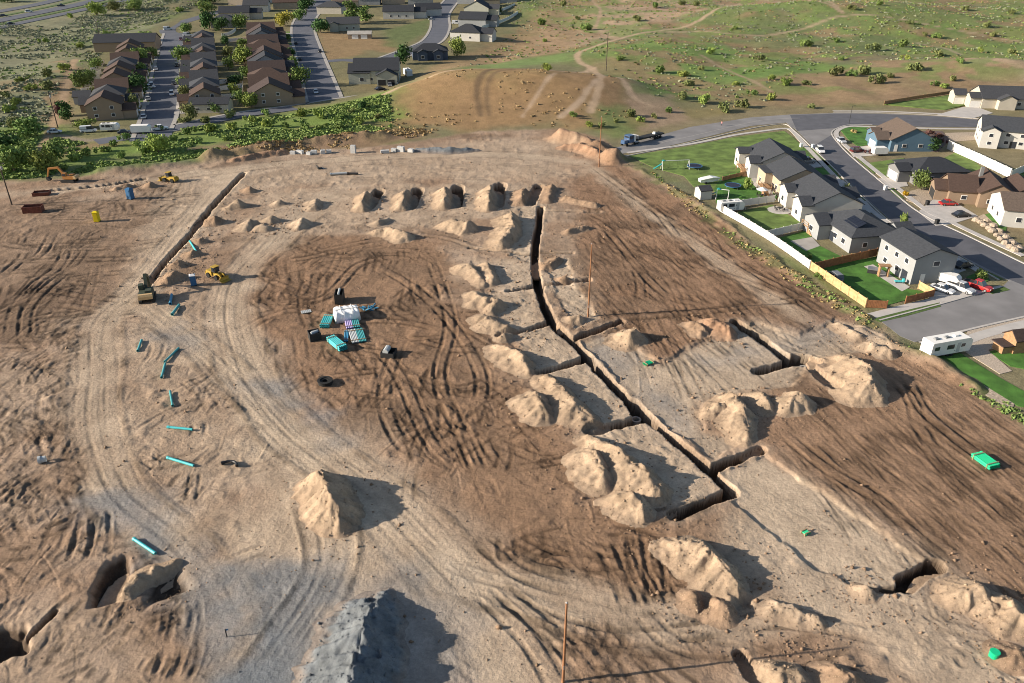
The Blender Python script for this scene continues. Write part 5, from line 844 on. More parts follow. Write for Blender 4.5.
for i, (px, lb) in enumerate((([(216,85),(228,83),(240,80)], 'nearest straight'), ([(217,91),(230,90),(242,88)], 'second'), ([(222,99),(234,99),(243,96),(243,86)], 'curved nearest'), ([(214,66),(226,66),(238,62)], 'third'), ([(222,37),(231,35),(236,31)], 'upper'), ([(224,43),(232,42),(247,40)], 'second upper'), ([(230,54),(240,52)], 'short middle'))):
    fence(f'{lb} pale garden fence between the middle and right far rows', px, 1.8, 'vinyl_far', 6)
for i, (v, lb) in enumerate(((93,'nearest'),(87,'second'),(82,'third'),(77,'fourth'),(72,'fifth'),(67,'sixth'))): fence(f'pale garden fence behind the leftmost far row, {lb} from the cross road', [(82 + (93 - v) * .45, v),(97 + (93 - v) * .3, v - 3)], 1.8, 'vinyl_far', 6)
fence('white curving fence right of the third street houses', [(482,29),(496,25),(508,20),(518,14)], 1.9, 'vinyl_far', 5); fence('pale fence behind the uppermost third street houses', [(486,14),(500,12),(515,6)], 1.9, 'vinyl_far', 5)
# ================================================================== VEHICLES
M['blackm'] = mat('black_steel', (.025, .025, .025), .7, .2); M['tyre'] = mat('tyre', (.018, .018, .018), .9, .1); M['steel'] = mat('steel', (.35, .35, .36), .5, .1, metal=.6)
for k, c in (('white', (.66, .66, .66)), ('silver', (.42, .43, .44)), ('red', (.42, .02, .02)), ('black', (.02, .02, .022)), ('grey', (.16, .165, .17)), ('blue', (.05, .10, .20)), ('maroon', (.12, .025, .025))): M['car_' + k] = mat('car_paint_' + k, c, .3, .03, spec=.5)
M['lamp'] = mat('head_lamp', (.7, .7, .68), .2, .02)
def loft(mb, secs):
    """secs: list of (x, halfwidth_low, halfwidth_top, z0, z1)"""
    vs = []; fs = []
    for x, a, b, z0, z1 in secs: vs += [(x, -a, z0), (x, a, z0), (x, a * 1.03, (z0 + z1) / 2), (x, b, z1), (x, -b, z1), (x, -a * 1.03, (z0 + z1) / 2)]
    n = len(secs)
    for i in range(n - 1):
        for k in range(6): fs.append((i * 6 + k, i * 6 + (k + 1) % 6, (i + 1) * 6 + (k + 1) % 6, (i + 1) * 6 + k))
    fs += [tuple(range(6))[::-1], tuple(range((n - 1) * 6, n * 6))]; return mb.add(vs, fs)
CARS = {}
wh = MB().cyl((0, -.11, 0), (0, .11, 0), .33, n=12).mesh('wheel', M['tyre']); 
rim_me = MB().cyl((0, -.118, 0), (0, .118, 0), .19, n=10).mesh('rim', M['steel'])
def car(kind, col, label, u, v, rz=None, to=None, grp=None, z=0.0, wpos=None):
    """parked with its nose along rz (degrees, world) or towards pixel `to`"""
    if wpos: x, y = wpos
    else: x, y = P(u, v, z)
    if to: b = P(*to); rz = math.degrees(math.atan2(b[1] - y, b[0] - x))
    key = (kind, col); 
    if key not in CARS:
        L = {'sedan': 4.6, 'suv': 4.7, 'pickup': 5.6, 'van': 5.2}[kind]; h = L / 2; b = MB(); g_ = MB(); rf = MB()
        hood = {'sedan': .82, 'suv': .95, 'pickup': 1.0, 'van': 1.0}[kind]
        loft(b, [(-h, .72, .66, .42, hood - .06), (-h + .25, .88, .82, .30, hood), (-h * .3, .9, .86, .26, hood + .03), (h * .35, .9, .86, .26, hood + .02), (h - .4, .88, .80, .28, hood - .12), (h - .05, .74, .66, .36, hood - .26)])
        z0 = hood; top = {'sedan': 1.42, 'suv': 1.72, 'pickup': 1.8, 'van': 2.1}[kind]; c0, c1, t0, t1 = {'sedan': (-1.75, 1.05, -1.05, .30), 'suv': (-2.2, 1.05, -1.9, .35), 'pickup': (-.75, 1.35, -.55, .75), 'van': (-2.5, 1.7, -2.4, 1.0)}[kind]
        g_.add([(c0, -.82, z0), (c1, -.82, z0), (c1, .82, z0), (c0, .82, z0), (t0, -.66, top), (t1, -.66, top), (t1, .66, top), (t0, .66, top)], [(0, 1, 5, 4), (1, 2, 6, 5), (2, 3, 7, 6), (3, 0, 4, 7), (4, 5, 6, 7), (3, 2, 1, 0)])
        rf.box(t0 - .03, t1 + .03, -.68, .68, top - .02, top + .05, .08, .06)
        for px_ in (c0 * .3 + c1 * .2, ): rf.box(px_ - .05, px_ + .05, -.80, -.70, z0, top); rf.box(px_ - .05, px_ + .05, .70, .80, z0, top)
        if kind == 'van': rf.box(-2.4, -.4, -.80, .80, z0, top)
        t = empty('parked_car', (x, y, z), 0); b.build('body', M['car_' + col], t, True).data.polygons.foreach_set('use_smooth', [False] * len(b.f)); g_.build('windows', M['glass'], t); rf.build('cabin_roof', M['car_' + col], t)
        if kind == 'pickup': MB().box(-h + .2, -.85, -.68, .68, hood + .01, hood + .04).build('load_bed', M['dark'], t)
        for sx in (-h + .9, h - .95):
            for sy in (-.82, .82): w2 = link('wheel', wh, t); w2.location = (sx, sy, .33); r2 = link('rim', rim_me, w2)
        for sy in (-.55, .55): MB().box(h - .22, h - .04, sy - .16, sy + .16, hood - .36, hood - .22).build('headlight', M['lamp'], t)
        CARS[key] = (t, [(c, kids(c)) for c in kids(t)]); t.rotation_euler = (0, 0, R(rz)); return tag(t, label, {'pickup': 'pickup truck', 'van': 'van'}.get(kind, 'car'), grp)
    src, tr = CARS[key]; r = copy_tree(src, (x, y, z), R(rz), label, tree=tr)
    if grp: r['group'] = grp
    elif 'group' in r: del r['group']
    return r
car('sedan', 'white', 'white sedan on the corner driveway, nearest the garden fence', 942, 291, -48); car('pickup', 'silver', 'silver pickup between the white sedan and the red pickup', 960, 290, -58); car('pickup', 'red', 'red pickup parked on the corner driveway', 977, 288, -52); car('sedan', 'black', 'dark car in the shade behind the corner house', 963, 267, 20); car('sedan', 'black', 'black car on the brown house driveway', 961, 216.5, 8)
car('suv', 'white', 'white car at the kerb below the street corner', 820, 152, -92); car('pickup', 'grey', 'grey pickup in the farthest driveway of the near row', 806, 163, 10); car('sedan', 'white', 'white car in the shaded driveway of the beige house', 829, 190, 12); car('sedan', 'silver', 'silver car at the kerb beside the round corner lawn', 841, 142, -84); car('suv', 'maroon', 'maroon car beside the white box trailer at the blue house', 857, 152, 15); car('sedan', 'red', 'red car standing in the open garage of the brown house', 948, 205, 0, wpos=None)
car('suv', 'grey', 'dark covered car in the shaded garden behind the cedar fence', 834, 279, 100)
for (u, v, k, c, lb) in ((144,118,'sedan','white','white car at the lower end of the first far street, left kerb'),(148.5,100,'sedan','silver','silver car on the left kerb of the first far street'),(152,86,'suv','white','white car on the left kerb, second up the first far street'),(156,70,'sedan','white','white car on the left kerb halfway up the first far street'),(160,47,'sedan','white','white car at the upper left kerb of the first far street'),(172,95,'suv','white','white car at the right kerb of the first far street'),(174,84,'sedan','black','black car at the right kerb of the first far street'),(177,66,'sedan','black','dark car at the right kerb halfway up the first far street'),(181,40,'sedan','maroon','dark red car near the top of the first far street')):
    car(k, c, lb, u, v, 109 if u < 165 else 289)
for (u, v, k, c, a, lb) in ((134,112,'suv','white',19,'white car in the driveway of the nearest tan house, left one'),(134,108.5,'sedan','silver',19,'silver car in the driveway of the nearest tan house, rear one'),(150,88,'sedan','white',19,'white car on a driveway of the leftmost far row'),(160,130,'pickup','white',30,'white pickup on the cross road left of the first far street'),(125,133.5,'sedan','black',25,'dark low car on the cross road between two trailers'),(89,132,'van','white',15,'white van with dark windows on the track left of the cross road'),(316,93,'sedan','white',285,'white car at the left kerb, lower second far street'),(320,52,'sedan','black',105,'black car at the right kerb of the second far street'),(312,27,'suv','black',105,'dark car at the right kerb of the upper second far street'),(296,44,'sedan','black',105,'dark car at the left kerb of the second far street'),(320,22,'sedan','silver',60,'silver car at the upper bend of the second far street'),(300,60,'sedan','black',105,'dark car left kerb halfway down the second far street'),(282,50,'suv','white',16,'white car in an upper driveway beside the second far street'),(284,62,'sedan','silver',16,'silver car in a driveway beside the second far street'),(286,74,'sedan','white',16,'white car in a driveway, lower second far street'),(279,38,'suv','silver',16,'silver car in the topmost driveway beside the second far street'),(396,84,'suv','white',280,'white car before the garage of the grey black roofed house'),(390,86,'sedan','grey',280,'grey car before the garage of the grey black roofed house'),(380,90,'sedan','black',40,'dark vehicle on the cross road below the grey house'),(424,18,'suv','white',10,'white car in front of a third street house'),(432,20,'sedan','silver',10,'silver car in front of a third street house'),(456,24,'van','white',0,'white van at the third street bend'),(462,24,'van','white',0,'second white van at the third street bend'),(186,107,'sedan','white',10,'white car in the lowest driveway of the middle far row'),(188,36,'van','white',10,'white van in the top driveway of the middle far row'),(168,30,'van','white',30,'white van at the top corner of the first far street'),(104,48,'van','white',100,'white trailer like van beside the leaning far pole'),(55,133,'sedan','white',20,'small pale car on the dirt track below the leaning pole')):
    car(k, c, lb, u, v, a)
for (u, v, k, c, lb) in ((4,16.6,'suv','black','black car on the far carriageway at the left edge'),(29,12.2,'suv','white','white car on the highway'),(61,6.2,'pickup','black','dark truck following the white car on the highway'),(11,24.2,'sedan','black','dark car on the near carriageway of the highway')): car(k, c, lb, u, v, 42, z=.25)
def trailer_camper(label, u, v, rz, L, W_, H_, pos=None, windows=True, cat='camper trailer', name='camper_trailer', roofkit=True, wheels=2):
    x, y = P(u, v); t = empty(name, (x, y, 0), R(rz), label, cat); h = L / 2
    MB().xprism([(-h, .55), (-h, H_ - .12), (-h + .15, H_), (h - .7, H_), (h - .1, H_ - .5), (h, H_ * .55), (h - .25, .55)], -W_ / 2, W_ / 2).build('body', M['trim'], t)
    if windows:
        for s in (-1, 1):
            for cx, w_, z0, z1 in ((-h + 1.1, 1.0, 1.6, 2.3), (-.3, 1.5, 1.5, 2.3), (h - 1.9, .8, 1.6, 2.2)): MB().box(cx - w_ / 2, cx + w_ / 2, s * W_ / 2 - .03, s * W_ / 2 + .03, z0, z1).build('window', M['glass'], t)
        MB().box(1.0, 1.7, -W_ / 2 - .035, -W_ / 2 + .02, .7, 2.5).build('door', M['car_silver'], t); MB().box(h * .15, h * .2, -W_ / 2 - .03, W_ / 2 + .03, .95, 1.1).build('stripe', M['car_grey'], t)
    if roofkit:
        for cx in (-h * .6, -h * .1, h * .35): MB().box(cx - .45, cx + .45, -.35, .35, H_ - .01, H_ + .25, .1, .1).build('roof_vent', M['car_grey' if cx < 0 else 'trim'], t)
    MB().box(h - .3, h + 1.1, -.06, .06, .48, .6).box(h + .85, h + 1.0, -.05, .05, .0, .5).build('drawbar', M['steel'], t)
    for k in range(wheels):
        for s in (-1, 1): w2 = link('wheel', wh, t); w2.location = (-.4 + k * .8, s * (W_ / 2 - .15), .33)
    return t
trailer_camper('large white travel trailer with dark roof vents parked beside the lower street', 944, 353, 17, 8.4, 2.5, 3.1); trailer_camper('white camper with dark windows behind the white fence in the far garden', 730, 211, 12, 6.4, 2.3, 2.7)
trailer_camper('white box trailer beside the blue house', 879, 155, 4, 4.4, 2.2, 2.5, windows=False, roofkit=False, cat='trailer', name='box_trailer'); trailer_camper('white trailer on the corner driveway behind the silver pickup', 946, 283, -45, 4.8, 2.0, 2.2, windows=False, roofkit=False, cat='trailer', name='box_trailer')
trailer_camper('white and blue camper beside the grey black roofed house', 408, 76, 110, 7.5, 2.5, 3.0); trailer_camper('white box trailer on the cross road at the first far street', 142, 133, 8, 6.2, 2.4, 2.7, windows=False, roofkit=False, cat='trailer', name='box_trailer'); trailer_camper('white camper on the cross road before the nearest tan house', 111, 131, 8, 5.8, 2.4, 2.6)
# covered boat on its trailer
x, y = P(709, 183); t = empty('covered_boat', (x, y, 0), R(15), 'boat on a trailer under a pale cover in the far garden', 'boat'); b = MB(); loft(b, [(-3, .7, .9, .6, 1.3), (-2, .8, 1.1, .5, 1.5), (.5, .8, 1.1, .5, 1.8), (2, .5, .8, .6, 1.6), (3.2, .08, .15, 1.1, 1.3)]); b.build('cover', M['lamp'], t); MB().box(-2.5, 4, -.08, .08, .35, .47).box(-1.5, -1.3, -.9, .9, .3, .42).build('trailer_frame', M['steel'], t)
for s in (-1, 1): w2 = link('wheel', wh, t); w2.location = (-1.4, s * .95, .33)
# flatbed lorry on the unfinished street
a = P(618, 147.5); b_ = P(664, 136); an = math.atan2(b_[1] - a[1], b_[0] - a[0]); x, y = (a[0] + b_[0]) / 2, (a[1] + b_[1]) / 2
t = empty('flatbed_truck', (x, y, 0), an + math.pi, 'flatbed lorry with dark blue cab and empty dark trailer on the unfinished street', 'truck')
cb = MB(); cb.box(4.9, 7.2, -1.15, 1.15, .9, 3.2, .12, .08).box(7.2, 9.0, -.85, .85, .8, 1.9, .1, .1); cab = cb.build('cab', M['car_blue'], t); MB().box(6.85, 7.12, -1.0, 1.0, 2.1, 2.95).box(5.3, 6.7, -1.17, -1.12, 2.1, 2.9).box(5.3, 6.7, 1.12, 1.17, 2.1, 2.9).build('windows', M['glass'], cab); MB().box(4.0, 4.8, -1.1, 1.1, 1.0, 3.0, .1, .1).build('sleeper', M['trim'], t)
MB().box(-9.5, 3.2, -1.25, 1.25, 1.15, 1.55).box(-9.3, 8.5, -.5, -.3, .8, 1.2).box(-9.3, 8.5, .3, .5, .8, 1.2).build('deck', M['blackm'], t); MB().box(2.9, 3.1, -1.2, 1.2, 1.45, 2.8).build('headboard', M['steel'], t); MB().box(-6.3, -5.5, -.5, .5, 1.45, 2.2, .1, .1).build('load_crate', M['trim'], t); MB().cyl((3.0, -1.1, .8), (4.6, -1.1, .8), .3).cyl((3.0, 1.1, .8), (4.6, 1.1, .8), .3).build('fuel_tank', M['steel'], t)
for cx in (8.0, 4.4, 3.2, -5.2, -6.5, -7.8):
    for s in (-1, 1): w2 = link('wheel', wh, t); w2.location = (cx, s * 1.05, .5); w2.scale = (1.5, 1.5, 1.5)
# ================================================================== SITE MACHINES
M['yellow'] = mat('machine_yellow', (.40, .26, .04), .55, .15, 3); M['orange'] = mat('machine_orange', (.34, .15, .04), .55, .15, 3); M['olive_m'] = mat('machine_dark_green', (.05, .06, .04), .6, .2, 3); M['tan_m'] = mat('machine_tan', (.50, .34, .17), .6, .12, 3)
def beam(mb, pts, w_, t0, t1):
    for i in range(len(pts) - 1):
        a, b = pts[i], pts[i + 1]; f0 = t0 + (t1 - t0) * i / (len(pts) - 1); f1 = t0 + (t1 - t0) * (i + 1) / (len(pts) - 1); d = Vector((b[0] - a[0], 0, b[1] - a[1])).normalized(); n = Vector((-d.z, 0, d.x))
        mb.xprism([(a[0] - n.x * f0 - d.x * .1, a[1] - n.z * f0 - d.z * .1), (b[0] - n.x * f1 + d.x * .1, b[1] - n.z * f1 + d.z * .1), (b[0] + n.x * f1 + d.x * .1, b[1] + n.z * f1 + d.z * .1), (a[0] + n.x * f0 - d.x * .1, a[1] + n.z * f0 - d.z * .1)], -w_ + .004 * i, w_ - .004 * i)
def excavator(label, u, v, rz, body, weight, s=1.0, arm=None, slew=0):
    x, y, z = G(u, v); t = empty('excavator', (x, y, z), R(rz), label, 'excavator'); t.scale = (s, s, s)
    for sy in (-1.15, 1.15): MB().xprism([(-2.0, .1), (-1.8, .0), (1.8, .0), (2.1, .25), (2.1, .55), (1.8, .8), (-1.8, .8), (-2.1, .5)], sy - .3, sy + .3).build('track', M['blackm'], t)
    MB().box(-1.2, 1.2, -.86, .86, .35, 1.0).build('undercarriage', M['blackm'], t)
    MB().box(-2.0, 1.2, -1.3, 1.3, 1.05, 2.0, .05, .05).box(-1.6, -.2, -1.2, .1, 2.0, 2.35, .1, .1).build('body', M[body], t); MB().xprism([(-2.75, 1.1), (-1.98, 1.1), (-1.98, 2.05), (-2.5, 2.05), (-2.75, 1.7)], -1.28, 1.28).build('counterweight', M[weight], t)
    cb = MB().box(.0, 1.35, .35, 1.28, 1.3, 2.95, .1, .06).build('cab', M[body], t); MB().box(.12, 1.40, .42, 1.22, 2.0, 2.72).box(.25, 1.15, 1.2, 1.30, 2.0, 2.72).build('cab_window', M['glass'], cb)
    A = arm or [(.9, 1.7), (2.6, 4.3), (5.6, 4.0), (6.6, 1.3)]; bm = MB(); beam(bm, A[:3], .28, .36, .24); bm.build('boom', M[body], t); st_ = MB(); beam(st_, A[2:4], .2, .24, .17); st = st_.build('stick', M[body], t)
    e = A[3]; MB().xprism([(e[0] + .25, e[1] + .1), (e[0] - .2, e[1] + .15), (e[0] - .9, e[1] - .5), (e[0] - .75, e[1] - 1.0), (e[0] - .1, e[1] - 1.05), (e[0] + .3, e[1] - .6)], -.55, .55).build('bucket', M['blackm'], st); return t
excavator('orange excavator with arched boom standing beside the haul road', 70, 181.5, 178, 'orange', 'tan_m', .9)
excavator('dark excavator with tan counterweight at the near end of the left trench', 148, 299, 108, 'olive_m', 'tan_m', 1.0, [(.9, 1.7), (2.8, 3.9), (5.4, 2.6), (5.9, -.2)])
def loader(label, u, v, rz, s=1.0, col='yellow'):
    x, y, z = G(u, v); t = empty('wheel_loader', (x, y, z), R(rz), label, 'loader'); t.scale = (s,) * 3
    MB().box(-3.0, -.6, -1.05, 1.05, .8, 2.0, .15, .1).box(-3.15, -2.95, -1.1, 1.1, .7, 1.6).build('engine_hood', M[col], t); MB().box(-.5, 1.6, -.7, .7, .7, 1.5, .1, .1).build('front_frame', M[col], t)
    c = MB().box(-.75, .65, -.8, .8, 1.9, 3.3, .12, .08).build('cab', M['blackm'], t); MB().box(-.8, .7, -.85, .85, 3.3, 3.42).build('cab_roof', M[col], c); MB().box(-.62, .70, -.70, .70, 2.2, 3.1).box(-.5, .4, -.84, .84, 2.2, 3.1).build('cab_window', M['glass'], c)
    la = MB()
    for sy in (-.6, .6): la.at(0, sy, 0); beam(la, [(.9, 1.6), (2.2, 1.5), (3.1, .6)], .12, .2, .14)
    la.build('lift_arm', M[col], t); MB().xprism([(3.0, .15), (4.3, .1), (4.35, .18), (3.3, .35), (3.15, .9), (3.6, 1.35), (3.5, 1.42), (3.0, 1.0), (2.9, .4)], -1.35, 1.35).build('bucket', M[col], t)
    for cx in (-1.9, 1.3):
        for sy in (-1.05, 1.05): w2 = link('wheel', wh, t); w2.location = (cx, sy, .75); w2.scale = (2.2, 2.4, 2.2)
    return t
loader('yellow wheel loader standing alone right of the blue toilet', 217, 278, -35, .78); loader('small yellow loader beside the brown heap on the haul road', 170, 181.5, 160, .8)
# ================================================================== SITE EQUIPMENT
M['pot_yellow'] = mat('plastic_yellow', (.66, .50, .01), .5, .05); M['pot_blue'] = mat('plastic_blue', (.035, .12, .25), .5, .05); M['pot_white'] = mat('plastic_white', (.62, .62, .62), .5, .05)
def toilet(label, u, v, col, rz=0, roof='pot_white', s=1.0):
    x, y, z = G(u, v); t = empty('portable_toilet', (x, y, z), R(rz), label, 'portable toilet'); t.scale = (s,) * 3
    MB().box(-.58, .58, -.58, .58, -.1, .12).build('base', M['blackm'], t); MB().box(-.55, .55, -.55, .55, .12, 2.1, .02, .02).build('cabin', M[col], t); MB().box(-.6, .6, -.6, .6, 2.1, 2.22).add([(-.55, -.55, 2.22), (.55, -.55, 2.22), (.55, .55, 2.22), (-.55, .55, 2.22), (-.3, 0, 2.45), (.3, 0, 2.45)], [(0, 1, 5, 4), (1, 2, 5), (2, 3, 4, 5), (3, 0, 4), (3, 2, 1, 0)]).build('roof', M[roof], t); MB().box(-.38, .38, -.585, -.53, .2, 2.0).build('door', M[col], t); MB().cyl((.35, .4, 2.1), (.35, .4, 2.7), .05).build('vent_pipe', M['blackm'], t)
toilet('yellow portable toilet on the left of the site', 97.5, 221.5, 'pot_yellow', 5, 'pot_yellow', 1.1); toilet('blue portable toilet between the loader and the left trench', 194, 285, 'pot_blue', 20); toilet('blue portable toilet among the dark heaps near the haul road', 131, 199, 'pot_blue', -20, 'pot_blue', 1.25)
M['rust'] = mat('rusty_maroon', (.14, .045, .03), .8, .35, 2)
def skip(label, u, v, rz, L, W_, H_):
    x, y, z = G(u, v); t = empty('steel_skip', (x, y, z), R(rz), label, 'skip'); MB().box(-L / 2, L / 2, -W_ / 2, W_ / 2, .0, .25).box(-L / 2, L / 2, -W_ / 2, -W_ / 2 + .08, .25, H_).box(-L / 2, L / 2, W_ / 2 - .08, W_ / 2, .25, H_).box(-L / 2, -L / 2 + .08, -W_ / 2 + .08, W_ / 2 - .08, .25, H_ - .01).box(L / 2 - .08, L / 2, -W_ / 2 + .08, W_ / 2 - .08, .25, H_ - .01).build('body', M['rust'], t)
    rb = MB()
    for i in range(6): rb.box(-L / 2 + .2 + i * (L - .4) / 5 - .05, -L / 2 + .2 + i * (L - .4) / 5 + .05, -W_ / 2 - .07, W_ / 2 + .07, .1, H_ - .04)
    for i in range(0): pass
    MB().box(-L / 2 - .05, L / 2 + .05, -W_ / 2 - .05, -W_ / 2 + .1, H_ - .003, H_ + .06).box(-L / 2 - .05, L / 2 + .05, W_ / 2 - .1, W_ / 2 + .05, H_ - .003, H_ + .06).build('rim', M['rust'], t); MB().box(-L / 2 + .09, L / 2 - .09, -W_ / 2 + .09, W_ / 2 - .09, .25, H_ * .6).build('load', M['blackm'], t); return t
skip('rusty maroon open skip with dark load beside the left pole', 34, 212, 10, 4.4, 2.3, 1.6); skip('flat maroon steel skip lying behind the larger one', 42, 195, 12, 4.0, 2.2, .9)
# pipes
for k, c in (('teal', (.06, .28, .29)), ('aqua', (.06, .42, .44)), ('lavender', (.40, .33, .58)), ('bluepipe', (.05, .22, .36)), ('greenpipe', (.01, .46, .21)), ('greypipe', (.42, .44, .44)), ('blackpipe', (.02, .02, .022))): M[k] = mat('pipe_' + k, c, .45, .06)
M['wrap'] = mat('white_wrap', (.80, .80, .79), .6, .04, 2, .08, 1.6); M['strap'] = mat('timber_dunnage', (.34, .23, .13), .9, .2, 2); M['concrete_new'] = mat('precast_concrete', (.46, .46, .45), .85, .1, 2)
def pipe(label, a, b, m='teal', r=.17, name='pipe', lift=0.0, grp=None):
    A = G(*a); B_ = G(*b); c = ((A[0] + B_[0]) / 2, (A[1] + B_[1]) / 2); L = math.hypot(A[0] - B_[0], A[1] - B_[1]); an = math.atan2(B_[1] - A[1], B_[0] - A[0]); z = max(A[2], B_[2], T1(*c)) + r + .02 + lift
    t = empty(name, (c[0], c[1], z), an, label, 'pipe', grp); MB().tube((-L / 2, 0, 0), (L / 2, 0, 0), r, r * .16).build('barrel', M[m], t); MB().tube((-L / 2, 0, 0), (-L / 2 + .35, 0, 0), r * 1.22, r * .2).build('socket', M[m], t); return t
for lb, a, b, m, r in (('short teal pipe below the excavator beside the pale track', (138,352), (142,341), 'teal', .2), ('upper teal pipe of the bent pair left of the curved track', (165,363), (179,349), 'teal', .18), ('lower teal pipe of the bent pair left of the curved track', (162,379), (165.5,365), 'teal', .2), ('short teal pipe lying below the bent pair', (173,407), (170.5,393), 'teal', .18), ('bright teal pipe, upper of the two long ones on the left', (167.5,428), (193,431.5), 'aqua', .18), ('bright teal pipe, lower of the two long ones on the left', (167.5,459), (194,467), 'aqua', .19), ('bright pale teal pipe above the open pit', (134,540), (156,555), 'aqua', .2), ('short grey pipe at far left of the site', (39,463), (47,461.5), 'greypipe', .45), ('pale teal pipe leaning on the heaps of the left trench', (190,242), (197,253), 'aqua', .2), ('blue pipe right of the dark excavator, farther one', (170.5,305), (172,296), 'bluepipe', .25), ('blue pipe right of the dark excavator, nearer one', (172.5,316), (179.5,306), 'teal', .25), ('long grey pipe on the packed ground behind the far row', (330,175.5), (347,174.5), 'greypipe', .32), ('dark pipe joined on the right of the long grey pipe', (347.5,174.5), (358,174.5), 'blackpipe', .3)): pipe(lb, a, b, m, r)
def bundle(label, a, b, cols, rows, r, m, wood=True, mats=None, name='pipe_bundle', lift=0):
    """strapped stack of equal pipes lying from a to b"""
    A = G(*a); B_ = G(*b); L = math.hypot(A[0] - B_[0], A[1] - B_[1]); an = math.atan2(B_[1] - A[1], B_[0] - A[0]); c = ((A[0] + B_[0]) / 2, (A[1] + B_[1]) / 2); z = T1(*c) + .12 + lift
    t = empty(name, (c[0], c[1], z), an, label, 'pipe bundle'); me_ = MB().tube((-L / 2, 0, 0), (L / 2, 0, 0), r, r * .14, 12); W_ = cols * 2 * r; mesh_ = me_.mesh('pipe', M[m]); k = 0; m2 = me_.mesh('pipe', M[mats]) if mats else mesh_
    for j in range(rows):
        for i in range(cols):
            o = link('pipe', m2 if i >= cols / 2 else mesh_, t); o.location = (random.uniform(-.06, .06), -W_ / 2 + r + i * 2 * r, r + j * 2 * r); k += 1
    for s in (-.36, .36): MB().box(s * L - .06, s * L + .06, -W_ / 2 - .05, W_ / 2 + .05, -.14, -.003).box(s * L - .05, s * L + .05, -W_ / 2 - .05, W_ / 2 + .05, rows * 2 * r + .003, rows * 2 * r + .09).box(s * L - .05, s * L + .05, -W_ / 2 - .1, -W_ / 2 - .012, -.13, rows * 2 * r + .08).box(s * L - .05, s * L + .05, W_ / 2 + .012, W_ / 2 + .1, -.13, rows * 2 * r + .08).build('frame', M['strap'], t)
    return t
bundle('bright aqua pipe bundle lying in front of the white covered stack', (331,341), (343.5,351), 5, 3, .16, 'aqua'); bundle('aqua pipe bundle standing alone left of the white covered stack', (324.5,328.5), (329,317.5), 5, 2, .17, 'aqua')
bundle('mixed teal and lavender pipe bundle against the white covered stack', (353.5,329), (351,317.5), 8, 1, .16, 'teal', mats='lavender'); bundle('teal and grey pipe bundle nearest the camera in the yard', (359.5,343), (355.5,330), 10, 1, .13, 'teal', mats='greypipe'); bundle('thin dark blue pipe pair between the two aqua bundles', (346,343), (347,331), 3, 1, .13, 'bluepipe')
bundle('long bright green pipe bundle lying alone in the right field', (975.5,456.5), (994,469.5), 6, 2, .16, 'greenpipe'); bundle('small flat green bundle on the roadbed beside the right branch trench', (644,365.5), (652.5,362.5), 4, 1, .12, 'greenpipe'); bundle('few green pipe offcuts on the lower roadbed', (803,531.5), (808,535.5), 4, 1, .1, 'greenpipe')
# white wrapped stack
x, y, z = G(347, 318); t = empty('covered_stack', (x, y, z), R(17), 'large stack under white sheeting in the material yard', 'covered stack'); t.scale = (1.2, 1.2, 1.1); V_ = []; nx, ny = 22, 12
for j in range(ny):
    for i in range(nx):
        a = i / (nx - 1) * 2 - 1; b = j / (ny - 1) * 2 - 1; ex = max(0, abs(a) - .86) / .14; ey = max(0, abs(b) - .76) / .24; h = 1.75 * (1 - max(ex, ey) ** 2 * .97); V_.append((a * 2.0 + .05 * math.sin(7 * b), b * 1.6 + .06 * math.sin(9 * a), max(.02, h + .07 * math.sin(11 * a + 3 * b) + .05 * math.sin(5 * b * 3))))
mb = MB(); mb.add(V_, [(j * nx + i, j * nx + i + 1, (j + 1) * nx + i + 1, (j + 1) * nx + i) for j in range(ny - 1) for i in range(nx - 1)]); rim_ = [i for i in range(nx)] + [j * nx + nx - 1 for j in range(1, ny)] + [(ny - 1) * nx + i for i in range(nx - 2, -1, -1)] + [j * nx for j in range(ny - 2, 0, -1)]; mb.f.append(tuple(rim_[::-1])); mb.build('sheet', M['wrap'], t, True); MB().box(-1.9, 1.9, -.06, .06, 1.80, 1.86).box(-.9, -.8, -1.3, 1.3, 1.81, 1.87).box(.8, .9, -1.3, 1.3, 1.81, 1.87).build('strap', M['trim'], t)
def crate(label, u, v, rz, L, W_, H_, load, name, cat, lm):
    x, y, z = G(u, v); t = empty(name, (x, y, z), R(rz), label, cat); MB().box(-L / 2, L / 2, -W_ / 2, W_ / 2, .0, .15).box(-L / 2, L / 2, -W_ / 2, -W_ / 2 + .07, .15, H_).box(-L / 2, L / 2, W_ / 2 - .07, W_ / 2, .15, H_).box(-L / 2, -L / 2 + .07, -W_ / 2 + .07, W_ / 2 - .07, .15, H_ - .01).box(L / 2 - .07, L / 2, -W_ / 2 + .07, W_ / 2 - .07, .15, H_ - .01).build('box', M['blackm'], t)
    b = MB()
    for q in load: b.cyl(*q)
    b.build('load', M[lm], t); return t
crate('square black bin holding grey fittings left of the yard', 315, 339, 25, 2.0, 2.0, 1.5, [((-.6, -.2, 1.3), (.7, .3, 1.3), .3), ((-.4, .5, 1.2), (.6, .6, 1.2), .22)], 'fittings_bin', 'bin', 'greypipe')
crate('tall black crate with a pale pipe end behind the white stack', 340, 301, 95, 3.0, 1.6, 2.0, [((-1.3, 0, 2.0), (1.3, 0, 2.0), .22)], 'pipe_crate', 'crate', 'greypipe'); crate('low black box with a pale tank right of the yard', 389, 355.5, 80, 2.2, 2.3, 1.0, [((-.8, .35, 1.05), (.9, .35, 1.05), .5)], 'tank_box', 'tank box', 'greypipe')
x, y, z = G(369, 309); t = empty('scrap_pile', (x, y, z), .3, 'tangle of dark fittings right of the white stack', 'scrap'); b = MB()
